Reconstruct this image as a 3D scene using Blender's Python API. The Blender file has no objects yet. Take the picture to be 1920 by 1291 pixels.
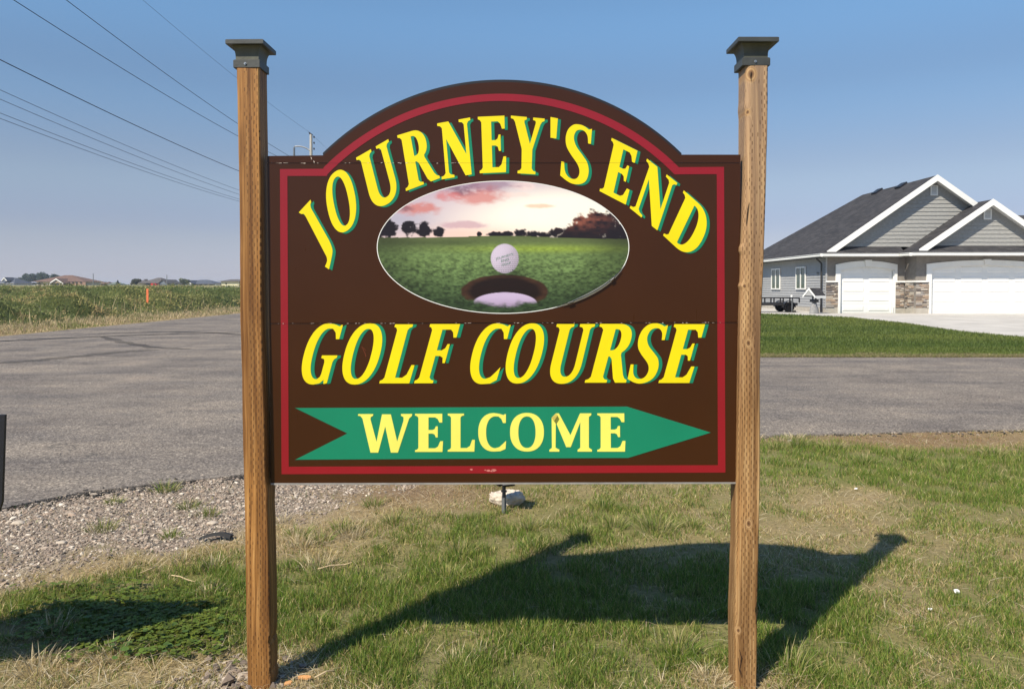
import bpy, bmesh, math, random
import numpy as np
from mathutils import Vector, noise
from mathutils.geometry import tessellate_polygon
random.seed(7); rng = np.random.default_rng(7)
S = bpy.context.scene
COL = S.collection
# ------------------------------------------------------------------ camera, sky, sun
F = 1400.0; PITCH = math.radians(1.35); EYE = 1.5
cam_d = bpy.data.cameras.new('camera'); cam = bpy.data.objects.new('camera', cam_d); COL.objects.link(cam)
cam.location = (0, 0, EYE); cam.rotation_euler = (math.pi/2 - PITCH, 0, 0)
cam_d.sensor_width = 36; cam_d.lens = F/1920*36; cam_d.shift_y = -74.5/1920
cam_d.clip_start = 0.05; cam_d.clip_end = 6000
S.camera = cam
SUN_DIR = Vector((0.575, 0.675, -1.0)).normalized()
elev = math.asin(-SUN_DIR.z); azim = math.atan2(-SUN_DIR.x, -SUN_DIR.y)
w = bpy.data.worlds.new('World'); S.world = w; w.use_nodes = True
nt = w.node_tree; nt.nodes.clear()
sky = nt.nodes.new('ShaderNodeTexSky'); sky.sky_type = 'NISHITA'; sky.sun_disc = False
sky.sun_elevation = elev; sky.sun_rotation = azim % (2*math.pi)
sky.altitude = 400; sky.air_density = 1.0; sky.dust_density = 0.0; sky.ozone_density = 3.0
# smoky air: the same loss of light towards the horizon all the way round
tcw = nt.nodes.new('ShaderNodeTexCoord'); spw = nt.nodes.new('ShaderNodeSeparateXYZ'); nt.links.new(tcw.outputs['Generated'], spw.inputs[0])
smr = nt.nodes.new('ShaderNodeValToRGB'); els = smr.color_ramp.elements; smr.color_ramp.interpolation = 'EASE'
els[0].position = 0.0; els[0].color = (.36, .355, .53, 1); els[1].position = 1.0; els[1].color = (1.0, 1.0, 1.0, 1)
for ps, cc_ in ((.07, (.46, .395, .455)), (.14, (.60, .515, .50)), (.24, (.60, .62, .62)), (.34, (.72, .84, .84)), (.46, (.80, .96, .97))):
    e_ = els.new(ps); e_.color = (*cc_, 1)
nt.links.new(spw.outputs[2], smr.inputs[0])
hs = nt.nodes.new('ShaderNodeMix'); hs.data_type = 'RGBA'; hs.blend_type = 'MULTIPLY'; hs.inputs[0].default_value = 1
nt.links.new(smr.outputs[0], hs.inputs[7])
bgn = nt.nodes.new('ShaderNodeBackground'); bgn.inputs[1].default_value = 0.128
wo = nt.nodes.new('ShaderNodeOutputWorld')
nt.links.new(sky.outputs[0], hs.inputs[6])
nt.links.new(hs.outputs[2], bgn.inputs[0]); nt.links.new(bgn.outputs[0], wo.inputs[0])
sl = bpy.data.lights.new('sun', 'SUN'); sl.energy = 5.0; sl.angle = math.radians(0.55); sl.color = (1, 0.90, 0.74)
so = bpy.data.objects.new('sun', sl); COL.objects.link(so)
so.rotation_euler = SUN_DIR.to_track_quat('-Z', 'Y').to_euler(); so.location = (-20, -25, 40)
S.view_settings.view_transform = 'Standard'; S.view_settings.look = 'None'
S.view_settings.exposure = 0.5; S.view_settings.gamma = 1
S.view_settings.use_curve_mapping = False

# ------------------------------------------------------------------ helpers
def at(px, py, Y):
    v = (571-py)/F; u = (px-960)/F
    dy = math.cos(PITCH)+math.sin(PITCH)*v; dz = -math.sin(PITCH)+math.cos(PITCH)*v
    k = Y/dy
    return Vector((u*k, Y, EYE+dz*k))
def gp(px, py, z=0.0):
    v = (571-py)/F; u = (px-960)/F
    dy = math.cos(PITCH)+math.sin(PITCH)*v; dz = -math.sin(PITCH)+math.cos(PITCH)*v
    k = (z-EYE)/dz
    return (u*k, dy*k)
def ss(a, b, x):
    t = np.clip((x-a)/(b-a), 0, 1); return t*t*(3-2*t)

def thing(name, label, cat, loc=(0, 0, 0), group=None):
    o = bpy.data.objects.new(name, None); COL.objects.link(o); o.location = loc
    o.empty_display_size = 0.1
    o['label'] = label; o['category'] = cat
    if group: o['group'] = group
    return o
def base_of(o):
    v = Vector((0, 0, 0))
    while o is not None:
        v += o.location; o = o.parent
    return v
def link(name, me, parent=None, kind=None, label=None, cat=None, group=None):
    o = bpy.data.objects.new(name, me); COL.objects.link(o)
    if parent is not None: o.parent = parent
    if kind: o['kind'] = kind
    if label: o['label'] = label
    if cat: o['category'] = cat
    if group: o['group'] = group
    return o
class MB:
    def __init__(s): s.v = []; s.f = []
    def add(s, vs, fs):
        n = len(s.v); s.v += [tuple(p) for p in vs]; s.f += [tuple(i+n for i in f) for f in fs]; return s
    def box(s, x0, x1, y0, y1, z0, z1):
        return s.add([(x0,y0,z0),(x1,y0,z0),(x1,y1,z0),(x0,y1,z0),(x0,y0,z1),(x1,y0,z1),(x1,y1,z1),(x0,y1,z1)],
              [(0,3,2,1),(4,5,6,7),(0,1,5,4),(1,2,6,5),(2,3,7,6),(3,0,4,7)])
    def tube(s, pts, r, n=8, cap=True):
        pts = [Vector(p) for p in pts]; rs = r if isinstance(r, (list, tuple)) else [r]*len(pts)
        vs = []; fs = []
        for i, p in enumerate(pts):
            d = (pts[min(i+1, len(pts)-1)]-pts[max(i-1, 0)]).normalized()
            up = Vector((0, 0, 1)) if abs(d.z) < .9 else Vector((1, 0, 0))
            a = d.cross(up).normalized(); b = a.cross(d)
            for k in range(n):
                t = 2*math.pi*k/n; vs.append(p+(a*math.cos(t)+b*math.sin(t))*rs[i])
        for i in range(len(pts)-1):
            for k in range(n):
                fs.append((i*n+k, i*n+(k+1) % n, (i+1)*n+(k+1) % n, (i+1)*n+k))
        if cap: fs += [tuple(range(n))[::-1], tuple((len(pts)-1)*n+k for k in range(n))]
        return s.add(vs, fs)
    def prism(s, outer, holes, axis, a0, a1):
        """polygon in (u,v) extruded along axis: 'y' -> (u, a, v), 'x' -> (a, u, v)"""
        loops = [outer]+list(holes)
        mk = (lambda u, v, a: (u, a, v)) if axis == 'y' else (lambda u, v, a: (a, u, v))
        flat = [p for l in loops for p in l]; n = len(flat)
        tris = tessellate_polygon([[Vector((p[0], p[1], 0)) for p in l] for l in loops])
        vs = [mk(p[0], p[1], a0) for p in flat]+[mk(p[0], p[1], a1) for p in flat]
        fs = [tuple(t) for t in tris]+[tuple(i+n for i in t[::-1]) for t in tris]
        k = 0
        for l in loops:
            m = len(l)
            for i in range(m): fs.append((k+i, k+(i+1) % m, k+(i+1) % m+n, k+i+n))
            k += m
        return s.add(vs, fs)
    def build(s, name, mat, parent=None, smooth=False, bevel=0, **kw):
        b = base_of(parent) if parent is not None else Vector((0, 0, 0))
        me = bpy.data.meshes.new(name)
        me.from_pydata([(p[0]-b.x, p[1]-b.y, p[2]-b.z) for p in s.v], [], s.f)
        bm = bmesh.new(); bm.from_mesh(me); bmesh.ops.recalc_face_normals(bm, faces=bm.faces)
        if bevel:
            bmesh.ops.bevel(bm, geom=[e for e in bm.edges if e.calc_face_angle(0) > .5], offset=bevel, segments=2, affect='EDGES')
        bm.to_mesh(me); bm.free()
        if mat: me.materials.append(mat)
        if smooth: me.shade_smooth()
        return link(name, me, parent, **kw)

def npmesh(name, V, faces_flat, loop_starts, mat, colors=None, smooth=False, **kw):
    me = bpy.data.meshes.new(name)
    me.vertices.add(len(V)); me.vertices.foreach_set('co', np.asarray(V, dtype=np.float32).ravel())
    me.loops.add(len(faces_flat)); me.loops.foreach_set('vertex_index', np.asarray(faces_flat, dtype=np.int32))
    me.polygons.add(len(loop_starts)); me.polygons.foreach_set('loop_start', np.asarray(loop_starts, dtype=np.int32))
    me.update(calc_edges=True)
    if colors is not None:
        a = me.color_attributes.new('col', 'FLOAT_COLOR', 'POINT')
        c = np.ones((len(V), 4), dtype=np.float32); c[:, :3] = colors; a.data.foreach_set('color', c.ravel())
    if mat: me.materials.append(mat)
    me.polygons.foreach_set('use_smooth', np.full(len(loop_starts), smooth))
    me.update()
    return link(name, me, **kw)

# ------------------------------------------------------------------ materials
class NT:
    def __init__(s, name):
        s.m = bpy.data.materials.new(name); s.m.use_nodes = True; s.t = s.m.node_tree; s.t.nodes.clear()
        s.out = s.n('ShaderNodeOutputMaterial'); s.p = s.n('ShaderNodeBsdfPrincipled')
        s.l(s.p.outputs[0], s.out.inputs[0])
    def n(s, t, **k):
        x = s.t.nodes.new(t)
        for a, b in k.items(): setattr(x, a, b)
        return x
    def l(s, a, b): s.t.links.new(a, b)
    def coord(s, scale=(1, 1, 1), kind='Object'):
        c = s.n('ShaderNodeTexCoord'); m = s.n('ShaderNodeMapping'); m.inputs['Scale'].default_value = scale
        s.l(c.outputs[kind], m.inputs[0]); return m.outputs[0]
    def noise(s, vec, sc, det=4, rough=.55):
        x = s.n('ShaderNodeTexNoise'); x.inputs['Scale'].default_value = sc; x.inputs['Detail'].default_value = det
        x.inputs['Roughness'].default_value = rough
        if vec is not None: s.l(vec, x.inputs['Vector'])
        return x.outputs['Fac']
    def ramp(s, fac, stops):
        r = s.n('ShaderNodeValToRGB'); e = r.color_ramp.elements
        while len(e) > 1: e.remove(e[-1])
        e[0].position = stops[0][0]; e[0].color = (*stops[0][1], 1)
        for p, c in stops[1:]:
            q = e.new(p); q.color = (*c, 1)
        s.l(fac, r.inputs[0]); return r.outputs[0]
    def mix(s, fac, a, b, mode='MIX'):
        x = s.n('ShaderNodeMix', data_type='RGBA', blend_type=mode)
        for inp, v in ((x.inputs[0], fac), (x.inputs[6], a), (x.inputs[7], b)):
            if hasattr(v, 'is_linked'): s.l(v, inp)
            elif isinstance(v, (int, float)): inp.default_value = v
            else: inp.default_value = (*v, 1)
        return x.outputs[2]
    def math(s, op, a, b=0, c=0):
        x = s.n('ShaderNodeMath', operation=op)
        for i, v in enumerate((a, b, c)):
            if hasattr(v, 'is_linked'): s.l(v, x.inputs[i])
            else: x.inputs[i].default_value = v
        return x.outputs[0]
    def bump(s, h, strength=.3, dist=.01):
        b = s.n('ShaderNodeBump'); b.inputs['Strength'].default_value = strength; b.inputs['Distance'].default_value = dist
        s.l(h, b.inputs['Height']); s.l(b.outputs[0], s.p.inputs['Normal'])
    def set(s, col=None, rough=None, spec=None, metal=None):
        for k, v in (('Base Color', col), ('Roughness', rough), ('Specular IOR Level', spec), ('Metallic', metal)):
            if v is None: continue
            if hasattr(v, 'is_linked'): s.l(v, s.p.inputs[k])
            elif k == 'Base Color': s.p.inputs[k].default_value = (*v, 1)
            else: s.p.inputs[k].default_value = v
        return s.m
def mat(name, col, rough=.6, var=.15, sc=8, spec=.4, metal=0, bump=.1, bd=.004, stretch=(1, 1, 1)):
    t = NT(name); v = t.coord(stretch); f = t.noise(v, sc, 5)
    lo = tuple(c*(1-var) for c in col); hi = tuple(min(1, c*(1+var)) for c in col)
    t.set(t.ramp(f, [(.3, lo), (.7, hi)]), rough, spec, metal)
    if bump: t.bump(t.noise(v, sc*6, 3), bump, bd)
    return t.m

def leafmat(name, rough=.55, transl=.35):
    t = NT(name); a = t.n('ShaderNodeAttribute', attribute_name='col')
    t.set(a.outputs['Color'], rough, .3)
    tr = t.n('ShaderNodeBsdfTranslucent'); t.l(a.outputs['Color'], tr.inputs[0])
    mx = t.n('ShaderNodeMixShader'); mx.inputs[0].default_value = transl
    t.l(t.p.outputs[0], mx.inputs[1]); t.l(tr.outputs[0], mx.inputs[2]); t.l(mx.outputs[0], t.out.inputs[0])
    return t.m
def attrmat(name, rough=.8, spec=.3, nsc=60, bstr=.3, bd=.01, var=.25):
    t = NT(name); a = t.n('ShaderNodeAttribute', attribute_name='col')
    v = t.coord(); f = t.noise(v, nsc, 6, .65)
    g = t.ramp(f, [(.25, (1-var,)*3), (.75, (1+var,)*3)])
    t.set(t.mix(1, a.outputs['Color'], g, 'MULTIPLY'), rough, spec)
    if bstr: t.bump(f, bstr, bd)
    return t.m

M = {}
M['leaf'] = leafmat('grass_blade'); M['weed'] = leafmat('weed_leaf', .7, .3)
M['ground'] = attrmat('soil_and_thatch', .95, .15, 45, .8, .03, .3)
M['print'] = attrmat('printed_picture', .3, .45, 5, 0, .001, .02)
M['pebble'] = attrmat('pebble_stone', .8, .3, 90, .2, .002, .2)

def road_mat():
    t = NT('worn_asphalt'); v = t.coord()
    agg = t.n('ShaderNodeTexVoronoi'); agg.inputs['Scale'].default_value = 72; t.l(v, agg.inputs['Vector'])
    ac = t.ramp(t.math('MULTIPLY', agg.outputs['Color'], 1), [(.1, (.075, .065, .058)), (.45, (.150, .133, .118)), (.75, (.215, .192, .168)), (.97, (.40, .355, .30))])
    fine = t.noise(v, 160, 4, .8)
    c = t.mix(.75, ac, t.ramp(fine, [(.35, (.5, .5, .5)), (.65, (1.5, 1.5, 1.5))]), 'MULTIPLY')
    v2 = t.coord((.35, 1.3, 1)); big = t.noise(v2, 1.1, 6, .6)
    c = t.mix(1, c, t.ramp(big, [(.34, (.74, .74, .77)), (.5, (1.0, .98, .96)), (.66, (1.2, 1.16, 1.1))]), 'MULTIPLY')
    isn = t.noise(v, .7, 6, .65); c = t.mix(1, c, t.ramp(isn, [(.35, (.74, .73, .74)), (.55, (1.05, 1.04, 1.02)), (.68, (1.25, 1.2, 1.13))]), 'MULTIPLY')
    v3 = t.coord((.25, 1.6, 1)); tr = t.noise(v3, 4.5, 7, .7)
    c = t.mix(t.ramp(tr, [(.62, (0, 0, 0)), (.72, (.6, .6, .6))]), c, (.35, .31, .26))
    v4 = t.coord((.5, 1.4, 1)); dk = t.noise(v4, .8, 5, .65)
    c = t.mix(t.ramp(dk, [(.6, (0, 0, 0)), (.7, (.45, .45, .45))]), c, (.055, .053, .055))
    # fine wandering cracks
    vc = t.n('ShaderNodeTexVoronoi', feature='DISTANCE_TO_EDGE'); vc.inputs['Scale'].default_value = .55
    wn = t.n('ShaderNodeTexNoise'); wn.inputs['Scale'].default_value = 2.5; t.l(v, wn.inputs['Vector'])
    vm = t.n('ShaderNodeVectorMath', operation='MULTIPLY_ADD'); vm.inputs[1].default_value = (.5, .5, .5)
    t.l(wn.outputs['Color'], vm.inputs[0]); t.l(v, vm.inputs[2]); t.l(vm.outputs[0], vc.inputs['Vector'])
    cr = t.ramp(vc.outputs['Distance'], [(.0, (.75, .75, .75)), (.004, (0, 0, 0))])
    c = t.mix(cr, c, (.05, .047, .044))
    t.set(c, .85, .3); t.bump(t.math('ADD', agg.outputs['Distance'], t.math('MULTIPLY', fine, .6)), .5, .005)
    return t.m
M['road'] = road_mat()
M['skid'] = None
def skid_mat(k=1.0):
    t = NT('tyre_rubber_mark'); v = t.coord((1, 1, 1)); f = t.noise(v, 9, 6, .8); f2 = t.noise(v, .45, 3)
    t.set((.022, .021, .022), .8, .3)
    tb = t.n('ShaderNodeBsdfTransparent'); mx = t.n('ShaderNodeMixShader')
    t.l(t.math('MULTIPLY', t.ramp(f, [(.25, (.45,)*3), (.55, (1,)*3)]), t.math('MULTIPLY', t.ramp(f2, [(.3, (.6,)*3), (.6, (1,)*3)]), k)), mx.inputs[0])
    t.l(tb.outputs[0], mx.inputs[1]); t.l(t.p.outputs[0], mx.inputs[2]); t.l(mx.outputs[0], t.out.inputs[0])
    return t.m
M['skid'] = skid_mat(.95); M['skid_faint'] = skid_mat(.38)

def wood_mat(name, base, dark, light, knots, weather=0.0):
    t = NT(name)
    c = t.n('ShaderNodeTexCoord'); sep = t.n('ShaderNodeSeparateXYZ'); t.l(c.outputs['Object'], sep.inputs[0])
    X, Y, Z = sep.outputs
    warp = None
    for (kx, kz, kr) in knots:     # grain bends round each knot
        dx = t.math('SUBTRACT', X, kx); dz = t.math('MULTIPLY', t.math('SUBTRACT', Z, kz), .7)
        d = t.math('SQRT', t.math('ADD', t.math('MULTIPLY', dx, dx), t.math('MULTIPLY', dz, dz)))
        g = t.math('POWER', 2.718, t.math('MULTIPLY', d, -1/kr))
        warp = g if warp is None else t.math('MAXIMUM', warp, g)
    u = t.math('SUBTRACT', X, Y)
    big = t.noise(t.coord((3, 3, .6)), 1.6, 3)
    uu = t.math('ADD', u, t.math('MULTIPLY', big, .05))
    if warp is not None: uu = t.math('ADD', uu, t.math('MULTIPLY', warp, .035))
    cmb = t.n('ShaderNodeCombineXYZ'); t.l(t.math('MULTIPLY', uu, 55), cmb.inputs[0]); t.l(t.math('MULTIPLY', Z, 1.2), cmb.inputs[2])
    gr = t.noise(cmb.outputs[0], 1.6, 6, .7)
    col = t.ramp(gr, [(.33, dark), (.5, base), (.66, light)])
    stk = t.noise(t.coord((22, 22, .35)), 1.3, 4, .7)
    col = t.mix(1, col, t.ramp(stk, [(.34, (.50, .42, .36)), (.5, (1, 1, 1)), (.66, (1.35, 1.38, 1.4))]), 'MULTIPLY')
    pat = t.noise(t.coord((5, 5, 1.2)), 1.5, 4, .6)
    col = t.mix(1, col, t.ramp(pat, [(.3, (.66, .6, .55)), (.55, (1, 1, 1)), (.75, (1.3, 1.3, 1.28))]), 'MULTIPLY')
    if weather:      # greyer towards the exposed top
        col = t.mix(t.math('MULTIPLY', t.math('MINIMUM', t.math('MAXIMUM', t.math('MULTIPLY', t.math('SUBTRACT', Z, 1.0), .75), 0), 1), weather), col, (.36, .27, .20))
    # treatment incisions: staggered slots in columns
    un = t.math('ADD', t.math('DIVIDE', t.math('ADD', u, t.math('MULTIPLY', t.noise(t.coord((1, 1, 3)), 1.5, 1), .02)), .0093), 400.0)
    colid = t.math('FLOOR', un); fu = t.math('FRACT', un)
    fz = t.math('FRACT', t.math('ADD', t.math('DIVIDE', Z, .030), t.math('MULTIPLY', colid, .5)))
    jit = t.noise(t.coord((60, 60, 9)), 1.0, 2)
    su = t.math('LESS_THAN', t.math('ABSOLUTE', t.math('SUBTRACT', fu, t.math('ADD', .3, t.math('MULTIPLY', jit, .4)))), .13)
    szz = t.math('LESS_THAN', fz, t.math('ADD', .25, t.math('MULTIPLY', jit, .45)))
    grp = t.math('GREATER_THAN', t.math('ADD', t.noise(t.coord((26, 26, .5)), 1.0, 1), t.math('MULTIPLY', t.math('SUBTRACT', t.noise(t.coord((90, 90, 14)), 1.0, 2), .5), .45)), .47)
    slot = t.math('MULTIPLY', t.math('MULTIPLY', su, szz), grp)
    col = t.mix(t.math('MULTIPLY', slot, .82), col, (.07, .030, .012))
    if warp is not None:
        kcol = t.ramp(warp, [(.30, light), (.42, (.30, .17, .08)), (.50, light), (.60, (.26, .14, .06)), (.74, (.13, .065, .03)), (.9, (.045, .02, .01))])
        km = t.ramp(warp, [(.28, (0, 0, 0)), (.42, (.85, .85, .85))])
        col = t.mix(km, col, kcol)
    t.set(col, .62, .3)
    h = t.math('SUBTRACT', t.math('MULTIPLY', gr, .5), t.math('MULTIPLY', slot, 1.0))
    t.bump(h, .7, .003)
    return t.m
M['brown'] = None
def sign_mat(name, col, rough=.30, spec=.5):
    t = NT(name); v = t.coord(); f = t.noise(v, 3, 5); fs = t.noise(t.coord((30, 30, 1.5)), 2, 4)
    c = t.ramp(f, [(.3, tuple(x*.93 for x in col)), (.7, tuple(min(1, x*1.07) for x in col))])
    t.set(c, t.math('ADD', rough-.02, t.math('MULTIPLY', fs, .05)), spec); t.bump(f, .04, .002)
    return t.m
M['brown'] = sign_mat('brown_sign_face', (.040, .0125, .0030), .28, .30)
M['red'] = sign_mat('red_vinyl', (.235, .004, .011), .33, .5)
M['yellow'] = sign_mat('yellow_vinyl', (.74, .61, .003), .4, .35)
M['lemon'] = sign_mat('pale_yellow_vinyl', (.74, .71, .12), .4, .35)
M['green'] = sign_mat('green_vinyl', (.003, .19, .10), .35, .45)
M['alu'] = mat('bare_panel_edge', (.30, .29, .28), .45, .2, 20, .5, .3)
M['black'] = mat('black_painted_edge', (.012, .013, .018), .45, .2, 10)
M['capm'] = mat('dark_grey_cap_plastic', (.040, .044, .042), .5, .25, 14, .5, 0, .15)
M['capn'] = mat('olive_grey_cap_neck', (.075, .078, .060), .55, .3, 18, .4, 0, .15)
M['screw'] = mat('steel_screw', (.6, .58, .55), .3, .1, 30, .5, .9)
M['white'] = mat('white_paint', (.74, .74, .72), .5, .04, 3, .4, 0, .03)
M['door'] = mat('white_door_enamel', (.77, .77, .75), .45, .03, 2, .4, 0, .02)
M['glasswhite'] = mat('lamp_lens', (.75, .78, .74), .15, .05, 10, .6, 0, 0)
M['stucco'] = mat('taupe_stucco', (.215, .195, .175), .9, .12, 5, .2, 0, .5, .01)
M['siding'] = mat('grey_vinyl_siding', (.335, .34, .345), .55, .06, 4, .4, 0, .05)
M['shake'] = mat('grey_shake_siding', (.29, .29, .28), .8, .22, 7, .25, 0, .5, .008, (1, 1, 7))
M['found'] = mat('foundation_concrete', (.40, .37, .32), .9, .12, 4, .2, 0, .3)
M['concrete'] = mat('driveway_concrete', (.43, .41, .38), .85, .15, .8, .25, 0, .2, .004)
def shingles():
    t = NT('charcoal_shingles'); b = t.n('ShaderNodeTexBrick'); v = t.coord()
    sp = t.n('ShaderNodeSeparateXYZ'); t.l(v, sp.inputs[0]); cb = t.n('ShaderNodeCombineXYZ')
    t.l(t.math('ADD', sp.outputs[0], sp.outputs[1]), cb.inputs[0]); t.l(sp.outputs[2], cb.inputs[1])
    t.l(cb.outputs[0], b.inputs['Vector'])
    b.inputs['Scale'].default_value = 1; b.inputs['Brick Width'].default_value = .32; b.inputs['Row Height'].default_value = .085
    b.inputs['Mortar Size'].default_value = .007; b.inputs['Color1'].default_value = (.030, .030, .034, 1)
    b.inputs['Color2'].default_value = (.058, .056, .060, 1); b.inputs['Mortar'].default_value = (.015, .015, .016, 1)
    n_ = t.noise(v, 26, 5, .7); n2 = t.noise(v, 1.1, 4)
    c = t.mix(1, b.outputs[0], t.ramp(n_, [(.3, (.6,)*3), (.7, (1.45,)*3)]), 'MULTIPLY')
    c = t.mix(1, c, t.ramp(n2, [(.3, (.85,)*3), (.7, (1.15,)*3)]), 'MULTIPLY')
    t.set(c, .9, .25); t.bump(n_, .6, .01); return t.m
M['roof'] = shingles()
M['steel'] = mat('black_trailer_steel', (.018, .017, .018), .45, .3, 9, .5, .2)
M['rubber'] = mat('tyre_rubber', (.02, .02, .021), .8, .2, 12)
M['tyre'] = mat('black_tyre', (.007, .007, .008), .95, .2, 12, .1)
M['grey'] = mat('grey_metal', (.16, .17, .18), .5, .15, 9)
M['darkspout'] = mat('dark_bronze_downspout', (.06, .058, .06), .4, .1, 5)
M['pane'] = NT('window_glass').set((.07, .10, .075), .08, .8)
M['curtain'] = mat('green_curtain', (.16, .22, .15), .8, .2, 9)
M['polew'] = mat('pale_utility_pole', (.44, .41, .36), .8, .15, 3, .2, 0, .2, .01, (4, 4, .4))
M['galv'] = mat('galvanised_arm', (.30, .31, .32), .5, .1, 5, .5, .3)
M['wire'] = mat('dark_wire', (.018, .02, .03), .6, .1, 2, .3, 0, 0)
M['wire2'] = mat('grey_wire', (.10, .12, .16), .6, .1, 2, .3, 0, 0)
M['orange'] = mat('orange_marker_plastic', (.72, .18, .07), .6, .08, 4)
M['rock'] = mat('pale_rough_rock', (.56, .49, .41), .9, .18, 22, .2, 0, .9, .008)
M['chip'] = mat('fresh_wood_chip', (.48, .24, .09), .7, .15, 30)
M['litter'] = mat('white_litter', (.8, .8, .78), .6, .03, 10)
M['post_l'] = wood_mat('incised_cedar_tone_post', (.245, .112, .030), (.10, .040, .010), (.38, .205, .070), [])
# ------------------------------------------------------------------ terrain
def smooth_noise(x, y, s, seed=0):
    """cheap value noise on arrays"""
    x = np.asarray(x)*s+seed*17.3; y = np.asarray(y)*s+seed*9.1
    xi = np.floor(x).astype(np.int64); yi = np.floor(y).astype(np.int64); fx = x-xi; fy = y-yi
    fx = fx*fx*(3-2*fx); fy = fy*fy*(3-2*fy)
    def h(a, b):
        n = (a*374761393+b*668265263+seed*1442695041) & 0x7fffffff
        n = ((n ^ (n >> 13))*1274126177) & 0x7fffffff
        n = n ^ (n >> 16)
        return (n & 0xffff)/65535.0
    return (h(xi, yi)*(1-fx)+h(xi+1, yi)*fx)*(1-fy)+(h(xi, yi+1)*(1-fx)+h(xi+1, yi+1)*fx)*fy
def fbm(x, y, s, seed=0, o=4):
    r = 0; a = .5; t = 0
    for i in range(o):
        r = r+a*smooth_noise(x, y, s*2**i, seed+i); t += a; a *= .5
    return r/t
ROAD_W = -15.55
EDGE_X = np.array([-40, -6, -3.45, -3.14, -2.8, -2.15, -.8, 1.0, 2.5, 4.0, 5.4, 9, 14, 60])
EDGE_Y = np.array([3.6, 4.55, 5.04, 5.43, 5.62, 5.95, 6.6, 7.25, 7.5, 7.7, 7.84, 7.95, 8.0, 8.0])
def near_edge(x): return np.interp(x, EDGE_X, EDGE_Y)
FAR_EDGE = 16.0
def H(x, y):
    x = np.asarray(x, float); y = np.asarray(y, float)
    h = .24*ss(17, 34, y)*ss(-8, -2, x)
    lm = ss(-16.4, -23, x)
    h = h+.62*lm*(1+.0*y)
    h = h+1.45*ss(110, 230, y)*ss(-10, -30, x)
    h = h+.10*(fbm(x, y, .25, 3)-.5)*lm
    inroad = (x > ROAD_W-.3) & (((y > near_edge(x)-.25) & (y < FAR_EDGE+.4)) | ((x < -5.2) & (y > 3)))
    h = np.where(inroad, h*0, h+.018*(fbm(x, y, 1.3, 9)-.5)*ss(0, .5, np.abs(y-near_edge(x))))
    # ground falls a little just outside the pavement
    return h-.012
def Hs(x, y): return float(H(np.array([x]), np.array([y]))[0])

# masks used for colouring the near verge (a map of where turf, straw and gravel lie)
def pxmap(x, y):
    y = np.maximum(y, .5)
    k = F/y; return 960+x*k*1.0, 538+(EYE)*k
def gauss(px, py, cx, cy, rx, ry): return np.exp(-(((px-cx)/rx)**2+((py-cy)/ry)**2))
def gravelness(x, y):
    px, py = pxmap(x, y)
    wob = 120*(fbm(x, y, 2.2, 21)-.5)
    low = np.interp(px, [-400, 0, 130, 300, 450, 560, 640, 720, 800, 3000], [1090, 1085, 1050, 1030, 985, 965, 945, 915, 890, 600])
    g = ss(25, -25, py+wob-low)
    g = np.maximum(g, .0)
    return g
def greenness(x, y):
    px, py = pxmap(x, y)
    g = .50+.10*ss(1300, 1700, px)
    add = [(260, 1130, 260, 75, .55), (480, 1090, 120, 60, .45), (620, 1120, 130, 60, .6), (820, 1090, 200, 90, .45), (1010, 1150, 420, 120, .42),
           (1000, 1265, 330, 45, .55), (1150, 1220, 200, 60, .4), (1230, 985, 60, 22, .5), (1500, 850, 120, 40, .6), (1660, 880, 110, 28, .45), (1850, 900, 170, 60, .65), (1700, 860, 240, 26, .45),
           (1580, 1190, 80, 60, .5), (1000, 980, 120, 40, .25), (1800, 1160, 140, 90, .12), (1470, 1130, 140, 90, .35)]
    sub = [(60, 1240, 110, 60, .5), (330, 1260, 190, 60, .45), (530, 1270, 110, 40, .6), (1320, 1275, 90, 30, .75), (620, 1040, 130, 45, .45), (560, 990, 100, 35, .3),
           (1600, 960, 150, 45, .28), (1480, 1010, 120, 40, .2), (780, 925, 150, 25, .55), (1500, 1060, 120, 40, .2), (1760, 822, 230, 22, 1.1), (900, 1190, 160, 30, .25),
           (1700, 1100, 110, 60, .1), (110, 1060, 130, 30, .5), (1450, 1285, 60, 25, .5), (1640, 935, 120, 25, .25), (1780, 1020, 100, 30, .25)]
    for cx, cy, rx, ry, a in add: g = g+a*gauss(px, py, cx, cy, rx, ry)
    for cx, cy, rx, ry, a in sub: g = g-a*gauss(px, py, cx, cy, rx, ry)
    low = np.interp(px, [-400, 0, 130, 300, 450, 560, 640, 720, 800, 3000], [1090, 1085, 1050, 1030, 985, 965, 945, 915, 890, 600])
    g = g-.5*np.exp(-((py-low-18)/38)**2)*(px < 850)
    g = g+.75*(fbm(x, y, 2.6, 31)-.5)+.35*(fbm(x, y, 9, 33)-.5)
    return np.clip(g, 0, 1)

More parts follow.
